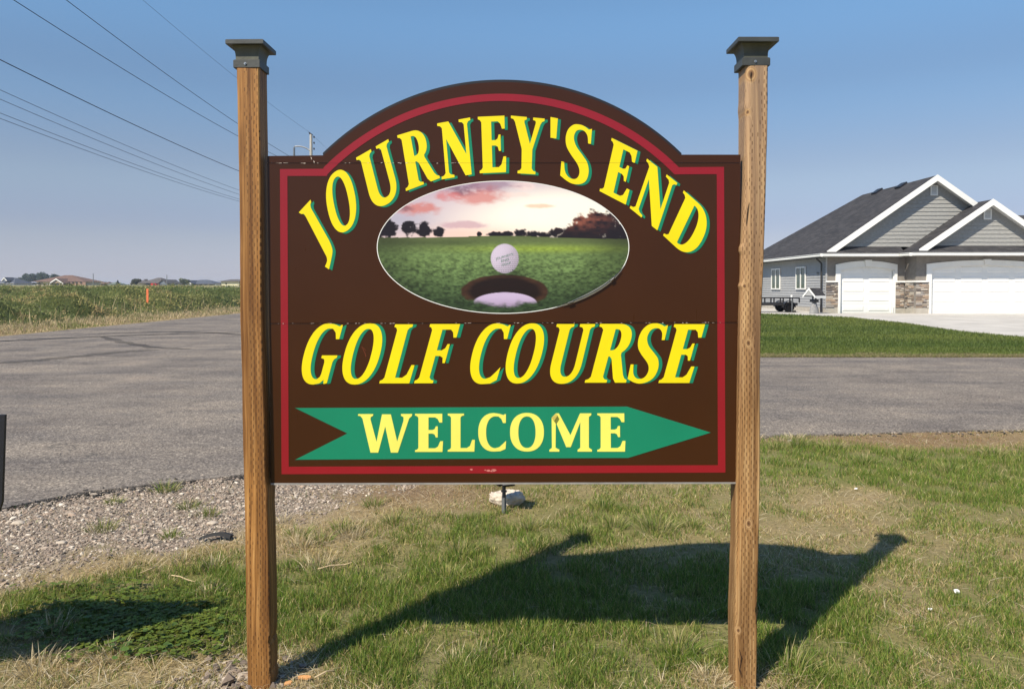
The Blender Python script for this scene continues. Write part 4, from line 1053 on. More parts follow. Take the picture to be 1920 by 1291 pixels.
for s_ in (-1, 1): rbox(.10*s_-.03, .10*s_+.03, -.03, .03, .55, ze+.1).build('leg', M['grey'], wb)
rbox(-.16, .16, -.12, .12, .80, .92).build('crossbar', M['black'], wb)
mb = MB()
pr = [(.26, GZ), (.24, .45), (.17, .60), (.13, .72), (.06, .80)]
vs = []
for r_, z in pr:
    for k in range(12): vs.append((*Rr(r_*math.cos(k*math.pi/6)*1.0, r_*.7*math.sin(k*math.pi/6)), z))
fs = [(i*12+j, i*12+(j+1) % 12, i*12+12+(j+1) % 12, i*12+12+j) for i in range(4) for j in range(12)]+[tuple(48+j for j in range(12))]
mb.add(vs, fs).build('base_mound', mat('grey_base', (.22, .22, .22), .8, .25, 8), wb, smooth=True)
# utility trailer
TY = 37.2
tr = thing('utility_trailer', 'low black open utility trailer parked beside the grey siding wall', 'trailer', (12.5, TY, .262))
zt = lambda py: EYE+(538-py)*TY/F
X0, X1 = 10.4, xat(1493, TY)
for yy in (TY-.45, TY+.45):
    MB().box(X0, X1, yy-.03, yy+.03, zt(559), zt(557)).build('side_rail', M['steel'], tr)
    for i in range(9):
        x = X1-.02-i*(X1-X0-.04)/8
        MB().box(x-.03, x+.03, yy-.02, yy+.02, zt(567), zt(559)-.002).build('baluster', M['steel'], tr)
MB().box(X0, X1-.1, TY-.46, TY+.46, zt(572), zt(567)-.002).build('deck', M['steel'], tr)
def wheel(x, y):
    R_ = .25; g = .262; vs = []; prof = [(.13, -.1), (R_-.03, -.11), (R_, -.07), (R_, .07), (R_-.03, .11), (.13, .1)]
    for (r_, o_) in prof:
        for k in range(24): a = k*math.pi/12; vs.append((x+r_*math.cos(a), y+o_, g+R_+r_*math.sin(a)))
    fs = [(i*24+j, i*24+(j+1) % 24, ((i+1) % 6)*24+(j+1) % 24, ((i+1) % 6)*24+j) for i in range(6) for j in range(24)]
    wh = MB().add(vs, fs).build('wheel', M['tyre'], tr, smooth=True)
    MB().tube([(x, y-.09, g+R_), (x, y+.09, g+R_)], .128, 16).build('rim', M['tyre'], wh)
wheel(xat(1471, TY), TY-.58); wheel(xat(1471, TY), TY+.58)
for yy in (TY-.59, TY+.59):
    cx_ = xat(1471, TY); pts = [(cx_+.31*math.cos(a), .262+.25+.31*math.sin(a)) for a in [math.pi*i/10 for i in range(11)]]
    pi_ = [(cx_+.29*math.cos(a), .262+.25+.29*math.sin(a)) for a in [math.pi*i/10 for i in range(11)]][::-1]
    MB().prism(pts+pi_, [], 'y', yy-.12, yy+.12).build('fender', M['steel'], tr)
MB().tube([(X1-.3, TY, zt(571)), (X1+.0, TY-.9, zt(571))], .03, 6).build('drawbar', M['steel'], tr) if False else None
MB().box(X1-.50, X1-.47, TY-.75, TY-.72, .262, zt(560)).build('jack_stand', M['grey'], tr)
MB().tube([(X1-.49, TY-.73, .30), (X1-.30, TY-.73, .32)], .05, 8).build('jack_wheel', M['rubber'], tr)
MB().box(11.7, 12.0, TY-.6, TY-.48, zt(578), zt(573)).build('hitch_step', M['orange'], tr)
MB().tube([(X1-.40, TY-.45, zt(556.8)), (X1-.40, TY-.45, zt(552.5))], .05, 10).build('reflector', M['white'], tr)

# ------------------------------------------------------------------ far houses and trees on the left
def far_material(nm, c): return mat(nm, c, .8, .08, .5, .2, 0, 0)
FM = {k: far_material('far_'+k, c) for k, c in dict(brownroof=(.14, .085, .065), tan=(.70, .62, .46), cream=(.80, .74, .50), slate=(.075, .085, .11), greyroof=(.10, .09, .085), white=(.78, .78, .76), brick=(.30, .19, .14), bluegrey=(.17, .20, .24), greenroof=(.12, .15, .13), red=(.5, .02, .02), stone=(.35, .27, .2)).items()}
FM['dark'] = mat('dark_opening', (.02, .02, .022), .8, .1, 1)
def hip(parent, x0, x1, y0, y1, ze, zr, inset, m, name='roof', axis='x'):
    ym = (y0+y1)/2
    vs = [(x0, y0, ze), (x1, y0, ze), (x1, y1, ze), (x0, y1, ze), (x0+inset, ym, zr), (x1-inset, ym, zr)]
    return MB().add(vs, [(0, 1, 5, 4), (1, 2, 5), (2, 3, 4, 5), (3, 0, 4), (0, 3, 2, 1)]).build(name, m, parent)
def gabfront(parent, x0, x1, y0, y1, ze, zr, m, wm, trimw=True, name='roof'):
    xm = (x0+x1)/2; e = .3
    vs = [(x0-e, y0-.3, ze), (xm, y0-.3, zr), (x1+e, y0-.3, ze), (x0-e, y1, ze), (xm, y1, zr), (x1+e, y1, ze)]
    r = MB().add(vs+[(a, b, c-.2) for a, b, c in vs], [(0, 1, 4, 3), (1, 2, 5, 4), (6, 9, 10, 7), (7, 10, 11, 8), (0, 6, 7, 1), (1, 7, 8, 2), (3, 4, 10, 9), (4, 5, 11, 10), (0, 3, 9, 6), (2, 8, 11, 5)]).build(name, m, parent)
    MB().add([(x0, y0, ze-.1), (x1, y0, ze-.1), (xm, y0, zr-.25)], [(0, 1, 2)]).build('gable_wall', wm, parent)
    if trimw:
        MB().add([(x0-e, y0-.33, ze), (xm, y0-.33, zr), (x1+e, y0-.33, ze), (x0-e, y0-.33, ze-.35), (xm, y0-.33, zr-.4), (x1+e, y0-.33, ze-.35)], [(0, 1, 4, 3), (1, 2, 5, 4)]).build('rake_board', FM['white'], parent)
    return r
D = 250.0
def fz(py, Y=D): return EYE+(538-py)*Y/F
def fhouse(label, px0, px1, Y, zwall_py, wall):
    x0, x1 = xat(px0, Y), xat(px1, Y); g = Hs(x0, Y)-.3
    o = thing('far_house', label, 'house', ((x0+x1)/2, Y, g), 'distant houses along the skyline beyond the weeds')
    MB().box(x0+.5, x1-.5, Y, Y+10, g, fz(zwall_py, Y)).build('wall', wall, o)
    return o, x0, x1, g
def win(o, px0, px1, py0, py1, Y, m=None, name='window'):
    return MB().box(xat(px0, Y), xat(px1, Y), Y-.08, Y-.01, fz(py1, Y), fz(py0, Y)).build(name, m or FM['dark'], o)
h, x0, x1, g = fhouse('slate blue roofed house with a small white dormer at the far left edge', -14, 29, 250, 530.2, FM['white'])
hip(h, x0, x1, 249.5, 260.5, fz(531.5), fz(520), 3.2, FM['slate'])
gabfront(h, xat(3.5, 249), xat(10.5, 249), 249.6, 254, fz(525.5), fz(519.6), FM['slate'], FM['white']); win(h, 1, 6, 531.8, 533, 250)
h, x0, x1, g = fhouse('large brown hip roofed house with cream walls and a projecting gabled porch', 66, 160, 240, 527.5, FM['tan'])
hip(h, x0-.6, x1+.4, 239.3, 250.6, fz(527.8, 240), fz(515.8, 245), 7.4, FM['brownroof'])
gx0, gx1 = xat(95, 236), xat(118, 236)
MB().box(gx0, gx1, 236, 239.9, g, fz(530.5, 236)).build('garage_wall', FM['stone'], h); gabfront(h, gx0, gx1, 236, 243, fz(530.6, 236), fz(521.7, 236), FM['brownroof'], FM['stone'])
win(h, 97.5, 111, 531.2, 536.5, 236, FM['dark'], 'garage_door'); win(h, 73, 76, 528.6, 530.5, 240); win(h, 77.5, 80.5, 528.6, 530.5, 240)
MB().box(xat(117, 239.5), xat(161, 239.5), 239.4, 239.9, g, fz(527.6, 240)).build('brick_wall', FM['brick'], h)
for a in (120, 128, 135, 142, 150): win(h, a, a+3.5, 528.2, 530.6, 239.3)
h, x0, x1, g = fhouse('long low brown building half sunk behind the weeds right of the brown hip roofed house', 150, 208, 262, 530.5, FM['brick'])
hip(h, x0, xat(186, 262), 261.5, 272, fz(530.7, 262), fz(526.3, 266), 3, FM['brownroof']); hip(h, xat(180, 261), x1+.5, 260, 270, fz(532.2, 262), fz(528.3, 266), 3, FM['brownroof'])
h, x0, x1, g = fhouse('small low house with a grey green roof beside a little dark tree', 199, 218, 255, 533.2, FM['cream'])
hip(h, x0, x1+.5, 254.5, 262, fz(533.4, 255), fz(528.4, 258), 1.8, FM['greenroof'])
h, x0, x1, g = fhouse('grey brown hip roofed house behind a round dark shrub and a red vehicle', 241, 311, 240, 531, FM['cream'])
hip(h, xat(240, 239), xat(272, 239), 239.5, 251, fz(531, 240), fz(523, 245), 3.4, FM['greyroof']); hip(h, xat(262, 239), xat(303, 239), 238.4, 252, fz(530.6, 240), fz(520.4, 245), 3.0, FM['greyroof'])
gabfront(h, xat(295.5, 237), xat(312.5, 237), 237.4, 247, fz(532, 237), fz(523.6, 237), FM['greyroof'], FM['bluegrey'], False); MB().box(xat(296, 237.5), xat(312, 237.5), 237.5, 239.9, g, fz(531.8, 237.5)).build('garage_wall', FM['bluegrey'], h)
win(h, 273, 285, 531.3, 536, 239.9, FM['bluegrey'], 'garage_door'); win(h, 245, 248, 532, 534.5, 239.9)
h, x0, x1, g = fhouse('dark slate roofed house with white trimmed front gable behind a pale green tree', 344, 403, 235, 532, FM['cream'])
hip(h, xat(338, 235), xat(403, 235), 234.4, 246, fz(532.3, 235), fz(524.4, 240), 4.2, FM['slate'])
gabfront(h, xat(345, 232), xat(358, 232), 232, 242, fz(531.5, 232), fz(525, 232), FM['slate'], FM['bluegrey']); MB().box(xat(345, 232), xat(358, 232), 232, 234.9, g, fz(531.4, 232)).build('garage_wall', FM['bluegrey'], h)
for a in (364, 374, 384, 394): win(h, a, a+5, 533, 535.5, 234.9)
h, x0, x1, g = fhouse('small pale house with dark roof squeezed between the two poles and the slate roofed house', 329, 341, 262, 532, FM['tan'])
hip(h, x0-.4, x1+.5, 261.5, 270, fz(532.3, 262), fz(528.3, 266), 1, FM['greyroof'])
h, x0, x1, g = fhouse('cream two storey house with dark roof nearest the left sign post', 411, 452, 215, 527.5, FM['cream'])
hip(h, x0-.5, x1+4, 214.5, 226, fz(527.8, 215), fz(523.4, 219), 2, FM['greyroof']); win(h, 423, 425.5, 530.5, 533, 215)
MB().box(xat(403, 214), xat(411.5, 214), 214.2, 220, g, fz(532, 214)).build('lean_to', FM['white'], h); hip(h, xat(402, 214), xat(412, 214), 213.8, 221, fz(532, 214), fz(530.2, 217), 1, FM['greyroof'])
# red van and white caravan
def vehicle(nm, label, cat, px0, px1, py0, py1, Y, m, hood):
    xa, xb = xat(px0, Y), xat(px1, Y); z0, z1 = fz(py1, Y), fz(py0, Y); g_ = z0-.25
    o = thing(nm, label, cat, ((xa+xb)/2, Y, g_))
    L = xb-xa; H_ = z1-z0
    MB().prism([(xa, z0), (xb, z0), (xb, z0+H_*hood), (xb-L*.12, z0+H_*hood), (xb-L*.22, z1), (xa+L*.03, z1), (xa, z1-.2)], [], 'y', Y, Y+1.9).build('body', m, o, bevel=.05)
    MB().box(xa+L*.45, xb-L*.28, Y-.01, Y+.02, z0+H_*.5, z1-H_*.15).build('window', FM['dark'], o)
    for f_ in (.2, .78): MB().tube([(xa+L*f_, Y-.05, g_+.35), (xa+L*f_, Y+.2, g_+.35)], .35, 14).build('wheel', M['rubber'], o)
vehicle('parked_van', 'bright red van parked in front of the grey brown hip roofed house', 'van', 282.5, 294.5, 531, 537, 232, FM['red'], .55)
vehicle('travel_trailer', 'long white caravan parked below the cream two storey house', 'caravan', 421, 452, 536, 541, 180, FM['white'], .95)
# distant poles
for px, p0, lab in ((175.2, 512.5, 'thin distant pole rising above the low brown building'), (313.2, 514.8, 'thin distant pole at the right end of the grey brown house')):
    x = xat(px, 230); g = Hs(x, 230); MB().tube([(x, 230, g-.2), (x, 230, fz(p0, 230))], [.14, .10], 8).build('distant_pole', M['grey'], None, label=lab, cat='pole', group='thin distant poles')

# ------------------------------------------------------------------ foliage
def leaf_cards(P, size, cols, up=.3, name='crown', m=None, parent=None, **kw):
    """small leaf-clump quads at points P"""
    n_ = len(P); P = np.asarray(P)
    a = rng.normal(size=(n_, 3)); a[:, 2] += up; a /= np.linalg.norm(a, axis=1, keepdims=True)
    b = np.cross(a, rng.normal(size=(n_, 3))); b /= np.linalg.norm(b, axis=1, keepdims=True); c = np.cross(a, b)
    s_ = (size*rng.uniform(.5, 1.3, n_))[:, None]
    V = np.stack([P-b*s_, P-c*s_*.6, P+b*s_, P+c*s_*.6], 1).reshape(-1, 3)
    Cc = np.repeat(cols, 4, 0)
    if parent is not None: V = V-np.array(base_of(parent))
    Fq = np.arange(4*n_)
    return npmesh(name, V, Fq, np.arange(0, 4*n_, 4), m or M['weed'], Cc, False, parent=parent, **kw)
def far_tree(px, ptop, wpx, Y, label, col, seed, nleaf=1500, conifer=False, name='far_tree'):
    x = xat(px, Y); g = Hs(x, Y)-.1; zt_ = fz(ptop, Y); hw = wpx/2*Y/F; r = np.random.default_rng(seed)
    o = thing(name, label, 'tree', (x, Y, g), 'distant trees along the skyline')
    Ht = zt_-g
    MB().tube([(x, Y, g-.2), (x+.05, Y, g+Ht*.3), (x, Y, g+Ht*.75)], [max(.08, Ht*.03), Ht*.025, Ht*.01], 7).build('trunk', mat('far_trunk', (.10, .08, .06), .9, .2, 4), o)
    P = []
    if conifer:
        t = r.random(nleaf)**.7; a = r.random(nleaf)*6.283; rad = hw*(1-t)*np.sqrt(r.random(nleaf))*.98+.05
        P = np.stack([x+rad*np.cos(a), Y+rad*np.sin(a), g+Ht*.08+Ht*.92*t], 1)
    else:
        nb = 9; cs = [(r.uniform(-.62, .62)*hw, r.uniform(-.5, .5)*hw, g+Ht*r.uniform(.42, .82)) for _ in range(nb)]
        cs.append((0, 0, g+Ht*.72))
        for c_ in cs:
            n_ = nleaf//len(cs); d = r.normal(size=(n_, 3)); d /= np.linalg.norm(d, axis=1, keepdims=True)
            rr_ = r.uniform(.65, 1.0, n_)[:, None]*np.array([hw*.42, hw*.42, Ht*.25])
            P.append(np.array([x+c_[0], Y+c_[1], c_[2]])+d*rr_)
        P = np.concatenate(P)
    k = (.55+.9*r.random(len(P)))[:, None]*np.array(col)
    leaf_cards(P, max(.12, hw*.11), k, .4, 'crown', M['weed'], o)
bl = (.05, .085, .06)
for i, (px, pt, wd, lab) in enumerate([(38, 519, 22, 'leftmost low tree of the bluish cluster behind the far houses'), (47, 516.5, 22, 'second tree from the left in the bluish cluster'), (58, 514, 26, 'tree just left of the tallest in the bluish cluster'), (73, 510.8, 28, 'tallest bluish tree behind the brown hip roofed house'),
    (88, 514.5, 20, 'bluish tree just right of the tallest one'), (103, 512.3, 20, 'bluish tree whose top shows over the left slope of the brown hip roof')]):
    far_tree(px, pt, wd, 330, lab, bl, 50+i, 2200)
far_tree(30, 523.5, 16, 300, 'olive brown low tree right of the slate blue roof', (.12, .11, .06), 60, 1200)
far_tree(221, 525.6, 9, 225, 'little dark pointed tree at the right end of the low houses', (.03, .045, .032), 61, 700, True)
far_tree(256, 523.0, 22, 228, 'round dark shrub like tree in front of the grey brown house', (.065, .07, .035), 62, 1700)
far_tree(346, 522.0, 22, 226, 'pale olive tree left of the slate roofed house', (.14, .16, .085), 63, 1500)
far_tree(317.3, 531, 3, 225, 'tiny dark conifer left of the pair between the two right hand far houses', (.03, .045, .03), 64, 250, True)
far_tree(326, 532, 3, 225, 'tiny dark conifer right of the pair between the two right hand far houses', (.03, .045, .03), 65, 250, True)
for i, (px, pt, w_, lab) in enumerate([(66, 529.3, 8, 'low dark bush at the left end of the cream wall'), (76, 531, 12, 'low dark hedge under the cream wall windows'), (84, 532, 8, 'low dark bush next to the porch of the brown hip roofed house')]):
    far_tree(px, pt, w_, 232, lab, (.05, .05, .03), 70+i, 500, name='far_bush')

# weed mass on the left
def weed_h(x, y):
    b = fbm(x, y, .42, 101, 3); b2 = fbm(x, y, 1.5, 105, 3)
    rise = ss(-17.2, -19.5, x)
    mk = 1-.85*np.exp(-((x-(-19.3+(y-40)*-.4))/1.3)**2-((y-37.5)/3.5)**2)
    return mk*rise*(.02+1.15*np.clip(b*1.7-.55, 0, 1)+.35*b2)
def weeds():
    xs = grid_axis([(-95, -40, 1.2), (-40, -16.6, .22)]); ys = grid_axis([(12, 60, .25), (60, 105, 1.0)])
    X, Y = np.meshgrid(xs, ys); Z = H(X, Y)+weed_h(X, Y)*.82-.05
    nx, ny = len(xs), len(ys); V = np.stack([X, Y, Z], -1).reshape(-1, 3)
    i = np.arange(ny-1)[:, None]*nx+np.arange(nx-1)[None, :]; Fq = np.stack([i, i+1, i+1+nx, i+nx], -1).reshape(-1)
    c = np.array([.06, .075, .022])*(.7+.6*fbm(X, Y, 3, 110)[..., None])
    npmesh('weed_thicket', V, Fq, np.arange(0, len(Fq), 4), M['ground'], c.reshape(-1, 3), True, kind='stuff')
weeds()
def blades(name, x, y, z, h, wd, lean, az, cols, m, **kw):
    n_ = len(x); az2 = rng.random(n_)*6.283
    bx, by = np.cos(az2), np.sin(az2)
    dx, dy = np.cos(az)*lean*h, np.sin(az)*lean*h
    P = np.stack([x, y, z], 1); side = np.stack([bx, by, 0*bx], 1)*(wd/2)[:, None]
    hz_ = h*np.sqrt(np.clip(1-lean**2*.8, .06, 1))
    m1 = P+np.stack([dx*.35, dy*.35, hz_*.55], 1); tp = P+np.stack([dx, dy, hz_], 1)
    V = np.stack([P-side, P+side, m1+side*.8, m1-side*.8, tp], 1).reshape(-1, 3)
    k = np.arange(n_)*5
    Fq = np.stack([k, k+1, k+2, k+3, k+3, k+2, k+4], 1).reshape(-1)
    ls = (np.arange(n_)[:, None]*7+np.array([0, 4])[None, :]).reshape(-1)
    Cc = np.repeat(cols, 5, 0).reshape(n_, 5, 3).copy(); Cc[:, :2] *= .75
    return npmesh(name, V, Fq, ls, m, Cc.reshape(-1, 3), False, kind='stuff', **kw)
def pick(n_, pal, wts=None):
    pal = np.array(pal); i = rng.choice(len(pal), n_, p=wts); return pal[i]*rng.uniform(.75, 1.25, (n_, 1))
# sprays of weed leaves over the thicket, denser near
n_ = 210000
t = rng.random(n_); Y = 13+90*t**1.9; X = -17.0-(rng.random(n_)**1.5)*np.clip(Y*.8, 12, 60)
keep = rng.random(n_) < (.2+.8*ss(-17, -19.5, X)); X, Y = X[keep], Y[keep]; n_ = len(X)
wh_ = weed_h(X, Y); Z = H(X, Y)+wh_*.84-.05+rng.uniform(-.02, .10, n_)*(.4+wh_)
tone = np.clip(fbm(X, Y, .30, 120, 3)*2.2-.6, 0, 1)[:, None]; hh_ = np.clip(wh_*1.6, 0, 1)[:, None]
base = np.array([.125, .172, .055])*(1-tone)+np.array([.29, .275, .095])*tone
c = np.where((fbm(X, Y, .8, 125)[:, None] > .64), np.array([.38, .29, .13]), base)
c = np.where((hh_ < .55) & (rng.random((n_, 1)) < .35), np.array([.46, .36, .18]), c)*(.55+.9*fbm(X, Y, 2.2, 128, 3)[:, None])*rng.uniform(.75, 1.25, (n_, 1))
sel = rng.random(n_) < .62
leaf_cards(np.stack([X, Y, Z], 1)[sel], np.clip(.028*(1+Y[sel]/35), .02, .12), c[sel], .2, 'weed_foliage', M['weed'], None, kind='stuff', label='bushy green and olive weed foliage filling the field beyond the left road', cat='weeds')
sel = ~sel; m_ = int(sel.sum())
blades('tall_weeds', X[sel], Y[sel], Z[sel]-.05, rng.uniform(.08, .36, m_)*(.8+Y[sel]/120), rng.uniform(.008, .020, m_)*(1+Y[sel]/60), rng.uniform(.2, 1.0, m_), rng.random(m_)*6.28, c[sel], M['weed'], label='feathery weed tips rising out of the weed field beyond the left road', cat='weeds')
# dry verge grass along the far side of the left road
n_ = 42000
Y = 14+60*rng.random(n_)**1.7; X = -15.7-2.6*rng.random(n_)**1.1
c = np.where(rng.random((n_, 1)) < .2+.5*(fbm(X, Y, .8, 131)[:, None] > .60), np.array([.20, .23, .07]), np.array([.58, .46, .28]))*rng.uniform(.6, 1.2, (n_, 1))
blades('verge_grass', X, Y, H(X, Y)-.02, rng.uniform(.06, .30, n_)*np.clip((-15.5-X)/1.2, .25, 1), rng.uniform(.008, .022, n_)*(1+Y/70), rng.uniform(.2, .9, n_), rng.random(n_)*6.28, c, M['weed'], label='dry straw coloured verge grass between left road and weeds', cat='grass')
# tall dry stalks
n_ = 90
Y = 16+30*rng.random(n_); X = -17.2-2.5*rng.random(n_)
blades('dry_stalks', X, Y, H(X, Y)+weed_h(X, Y)*.5, rng.uniform(.5, .95, n_), np.full(n_, .022), rng.uniform(.1, .7, n_), rng.random(n_)*6.28, pick(n_, [(.42, .30, .16), (.5, .4, .25)]), M['weed'], label='tall dry stalks standing at the edge of the weeds', cat='stalks')
# orange marker
mx_, my_ = xat(276.5, 40), 40.0
MB().add([(0, 0, 0)], []) 
mo = MB(); z0, z1 = H(np.array([mx_]), np.array([my_]))[0], EYE+(538-541)*40/F
mo.box(mx_-.06, mx_+.06, my_-.012, my_+.012, z0, z1).build('marker_post', M['orange'], None, bevel=.006, label='flat orange plastic marker post standing in the weeds', cat='marker')

# ------------------------------------------------------------------ lawn across the street
n_ = 165000
t = rng.random(n_); Y = 15.88+20*t**2.0; X = np.where(rng.random(n_) < .74, rng.uniform(.20, .78, n_), rng.uniform(-.38, .20, n_))*Y
k = (X < np.interp(Y, [16, 21.7, 24, 27.6, 31.5, 33.9, 35.3, 36.2], [15.9, 14.9, 14.4, 14.6, 14.2, 13.0, 11.4, 9.4])-.02) & (Y < 35.3) & (X > -4.1-1.6*np.clip((Y-16)/6, 0, 1))
X, Y = X[k], Y[k]; n_ = len(X)
st = np.clip(fbm(X*.22, Y*1.8, .7, 140, 4)*2-.5, 0, 1)[:, None]
c = (np.array([.078, .125, .024])*(1-st)+np.array([.165, .20, .045])*st)*rng.uniform(.7, 1.25, (n_, 1))
dryf = (Y < 16.2+1.3*fbm(X, Y*0, 1.1, 144, 3)-.25)[:, None] & (rng.random((n_, 1)) < .7); c = np.where(dryf, np.array([.30, .25, .13])*rng.uniform(.7, 1.2, (n_, 1)), c)
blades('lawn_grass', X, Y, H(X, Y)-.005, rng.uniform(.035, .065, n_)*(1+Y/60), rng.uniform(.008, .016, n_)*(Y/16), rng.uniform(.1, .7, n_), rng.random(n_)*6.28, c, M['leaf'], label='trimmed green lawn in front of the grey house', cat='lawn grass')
# ------------------------------------------------------------------ utility pole and wires
up = thing('utility_pole', 'pale wooden utility pole with a curved arm rising behind the sign', 'utility pole', (-18.75, 70, 0))
ztop = at(585, 252, 70).z
MB().tube([(-18.75, 70, -.3), (-18.75, 70, ztop)], [.19, .125], 14).build('pole', M['polew'], up, smooth=False)
MB().add([(-18.9, 69.9, ztop), (-18.6, 69.9, ztop-.05), (-18.6, 70.1, ztop-.05), (-18.9, 70.1, ztop), (-18.95, 69.9, ztop+.22), (-18.6, 69.9, ztop+.0), (-18.6, 70.1, ztop+.0), (-18.95, 70.1, ztop+.22)], [(0, 1, 2, 3), (4, 5, 6, 7), (0, 1, 5, 4), (1, 2, 6, 5), (2, 3, 7, 6), (3, 0, 4, 7)]).build('top_bracket', M['black'], up)
A0 = at(583, 283, 70); A1 = at(551.5, 275, 70)
pts = [A0+(A1-A0)*t_+Vector((0, 0, .18*math.sin(t_*math.pi))) for t_ in [i/10 for i in range(11)]]
MB().tube(pts, [.10]+[.06]*9+[.05], 8).build('curved_arm', M['galv'], up, smooth=True)
ins = MB(); ib = at(551.5, 294, 70)
ins.tube([A1, ib], .025, 6)
for i in range(7):
    p = A1+(ib-A1)*((i+1.2)/8); ins.tube([p+Vector((0, 0, .035)), p-Vector((0, 0, .035))], .10, 10)
ins.build('insulator', M['grey'], up)
for i in range(3):
    p = at(588.5, 257+i*11, 70); MB().box(p.x-.03, p.x+.06, 69.9, 70.1, p.z-.08, p.z+.08).build('bolt', M['black'], up)
up2 = thing('utility_pole', 'second utility pole further down the line behind the sign', 'utility pole', (-18.75, 150, 0))
MB().tube([(-18.75, 150, -.3), (-18.75, 150, 16.2)], [.19, .125], 12).build('pole', M['polew'], up2)
MB().tube([(-18.75, 150, 14.6), (-20.4, 150, 15.0)], .06, 8).build('arm', M['galv'], up2)
wires = [('black wire, upper of the two thick ones reaching the pole arm', -20.45, (131.7, 0), (447.6, 231.4), .016, 'wire'),
         ('black wire, lower of the two thick ones reaching the pole arm', -20.45, (34, 0), (447.6, 254.6), .016, 'wire'),
         ('thin grey shield wire, topmost, reaching the pole head', -18.80, (274, 0), (444.5, 144), .008, 'wire2'),
         ('black wire, third thick one, sloping alone across the left sky', -17.4, (0, 108.4), (448.6, 320), .016, 'wire'),
         ('thin wire, highest of the four lowest thin ones', -18.6, (0, 165.7), (448.6, 356), .010, 'wire2'),
         ('thin wire, second from the top of the four lowest thin ones', -18.6, (0, 183.4), (448.6, 364), .010, 'wire2'),
         ('thin wire, third from the top of the four lowest thin ones', -18.9, (0, 209.7), (448.6, 373), .010, 'wire2'),
         ('thin wire, lowest of all the wires in the left sky', -18.9, (0, 220), (448.6, 377), .010, 'wire2')]
for lab, Xw, A, Bp, r_, m_ in wires:
    Ya = Xw*F/(A[0]-960); Yb = Xw*F/(Bp[0]-960); za = at(A[0], A[1], Ya).z; zb_ = at(Bp[0], Bp[1], Yb).z
    cc = .0010; s_ = (zb_-za)/(Yb-Ya)-cc*(Yb-Ya)
    zf = lambda y: za+s_*(y-Ya)+cc*(y-Ya)**2
    pts = [(Xw, y, zf(y)) for y in np.linspace(4, 70, 40)]
    z70 = zf(70)
    pts += [(Xw, y, z70-.0007*(y-70)*(150-y)) for y in np.linspace(73, 150, 24)]
    MB().tube(pts, r_, 6).build('power_line', M[m_], None, smooth=True, label=lab, cat='power line', group='overhead wires on the left')
# ------------------------------------------------------------------ near ground details
def keepout(x, y):
    """false under the posts"""
    a = (np.abs(x+.97) < .05) & (np.abs(y-2.815) < .055); b = (np.abs(x-.885) < .06) & (np.abs(y-2.82) < .06)
    return ~(a | b)
# gravel
def ico():
    bm = bmesh.new(); bmesh.ops.create_icosphere(bm, subdivisions=1, radius=1)
    V = np.array([v.co[:] for v in bm.verts]); Fc = np.array([[v.index for v in f.verts] for f in bm.faces]); bm.free(); return V, Fc
IV, IF = ico()
def pebbles(name, x, y, r, cols, flat_=.6, emb=.25, **kw):
    n_ = len(x); a = rng.random(n_)*6.283; s_ = np.stack([r*rng.uniform(.8, 1.4, n_), r*rng.uniform(.6, 1.0, n_), r*flat_*rng.uniform(.6, 1.1, n_)], 1)
    jit = 1+.22*rng.normal(size=(n_, len(IV), 1)).clip(-1.5, 1.5)
    P = IV[None]*jit*s_[:, None, :]
    tilt = rng.normal(size=n_)*.35
    Pz = P[..., 2]*np.cos(tilt)[:, None]+P[..., 0]*np.sin(tilt)[:, None]; Px = P[..., 0]*np.cos(tilt)[:, None]-P[..., 2]*np.sin(tilt)[:, None]; Py = P[..., 1]
    ca_, sa_ = np.cos(a)[:, None], np.sin(a)[:, None]
    V = np.stack([Px*ca_-Py*sa_+x[:, None], Px*sa_+Py*ca_+y[:, None], Pz+(H(x, y)+r*flat_*emb)[:, None]], -1).reshape(-1, 3)
    Fq = (IF[None]+(np.arange(n_)*len(IV))[:, None, None]).reshape(-1)
    return npmesh(name, V, Fq, np.arange(0, len(Fq), 3), M['pebble'], np.repeat(cols, len(IV), 0), False, kind='stuff', **kw)
n_ = 190000
Y = 3.2+3.9*rng.random(n_); X = -4.6+6.0*rng.random(n_)
gv = gravelness(X, Y)
k = (rng.random(n_) < gv**1.5) & (Y < near_edge(X)+.02+.12*rng.random(n_)**3) & (np.abs(X)/Y < .78)
X, Y = X[k][:27000], Y[k][:27000]; n_ = len(X)
gp_pal = [(.31, .255, .205), (.22, .175, .14), (.40, .34, .275), (.15, .12, .10), (.29, .22, .165), (.54, .48, .40), (.10, .09, .08)]
c = pick(n_, gp_pal, [.26, .22, .16, .12, .14, .05, .05])
pebbles('gravel', X, Y, rng.gamma(2.6, .0018, n_)+.0030, c, label='pale crushed gravel shoulder between road edge and grass on the left', cat='gravel')
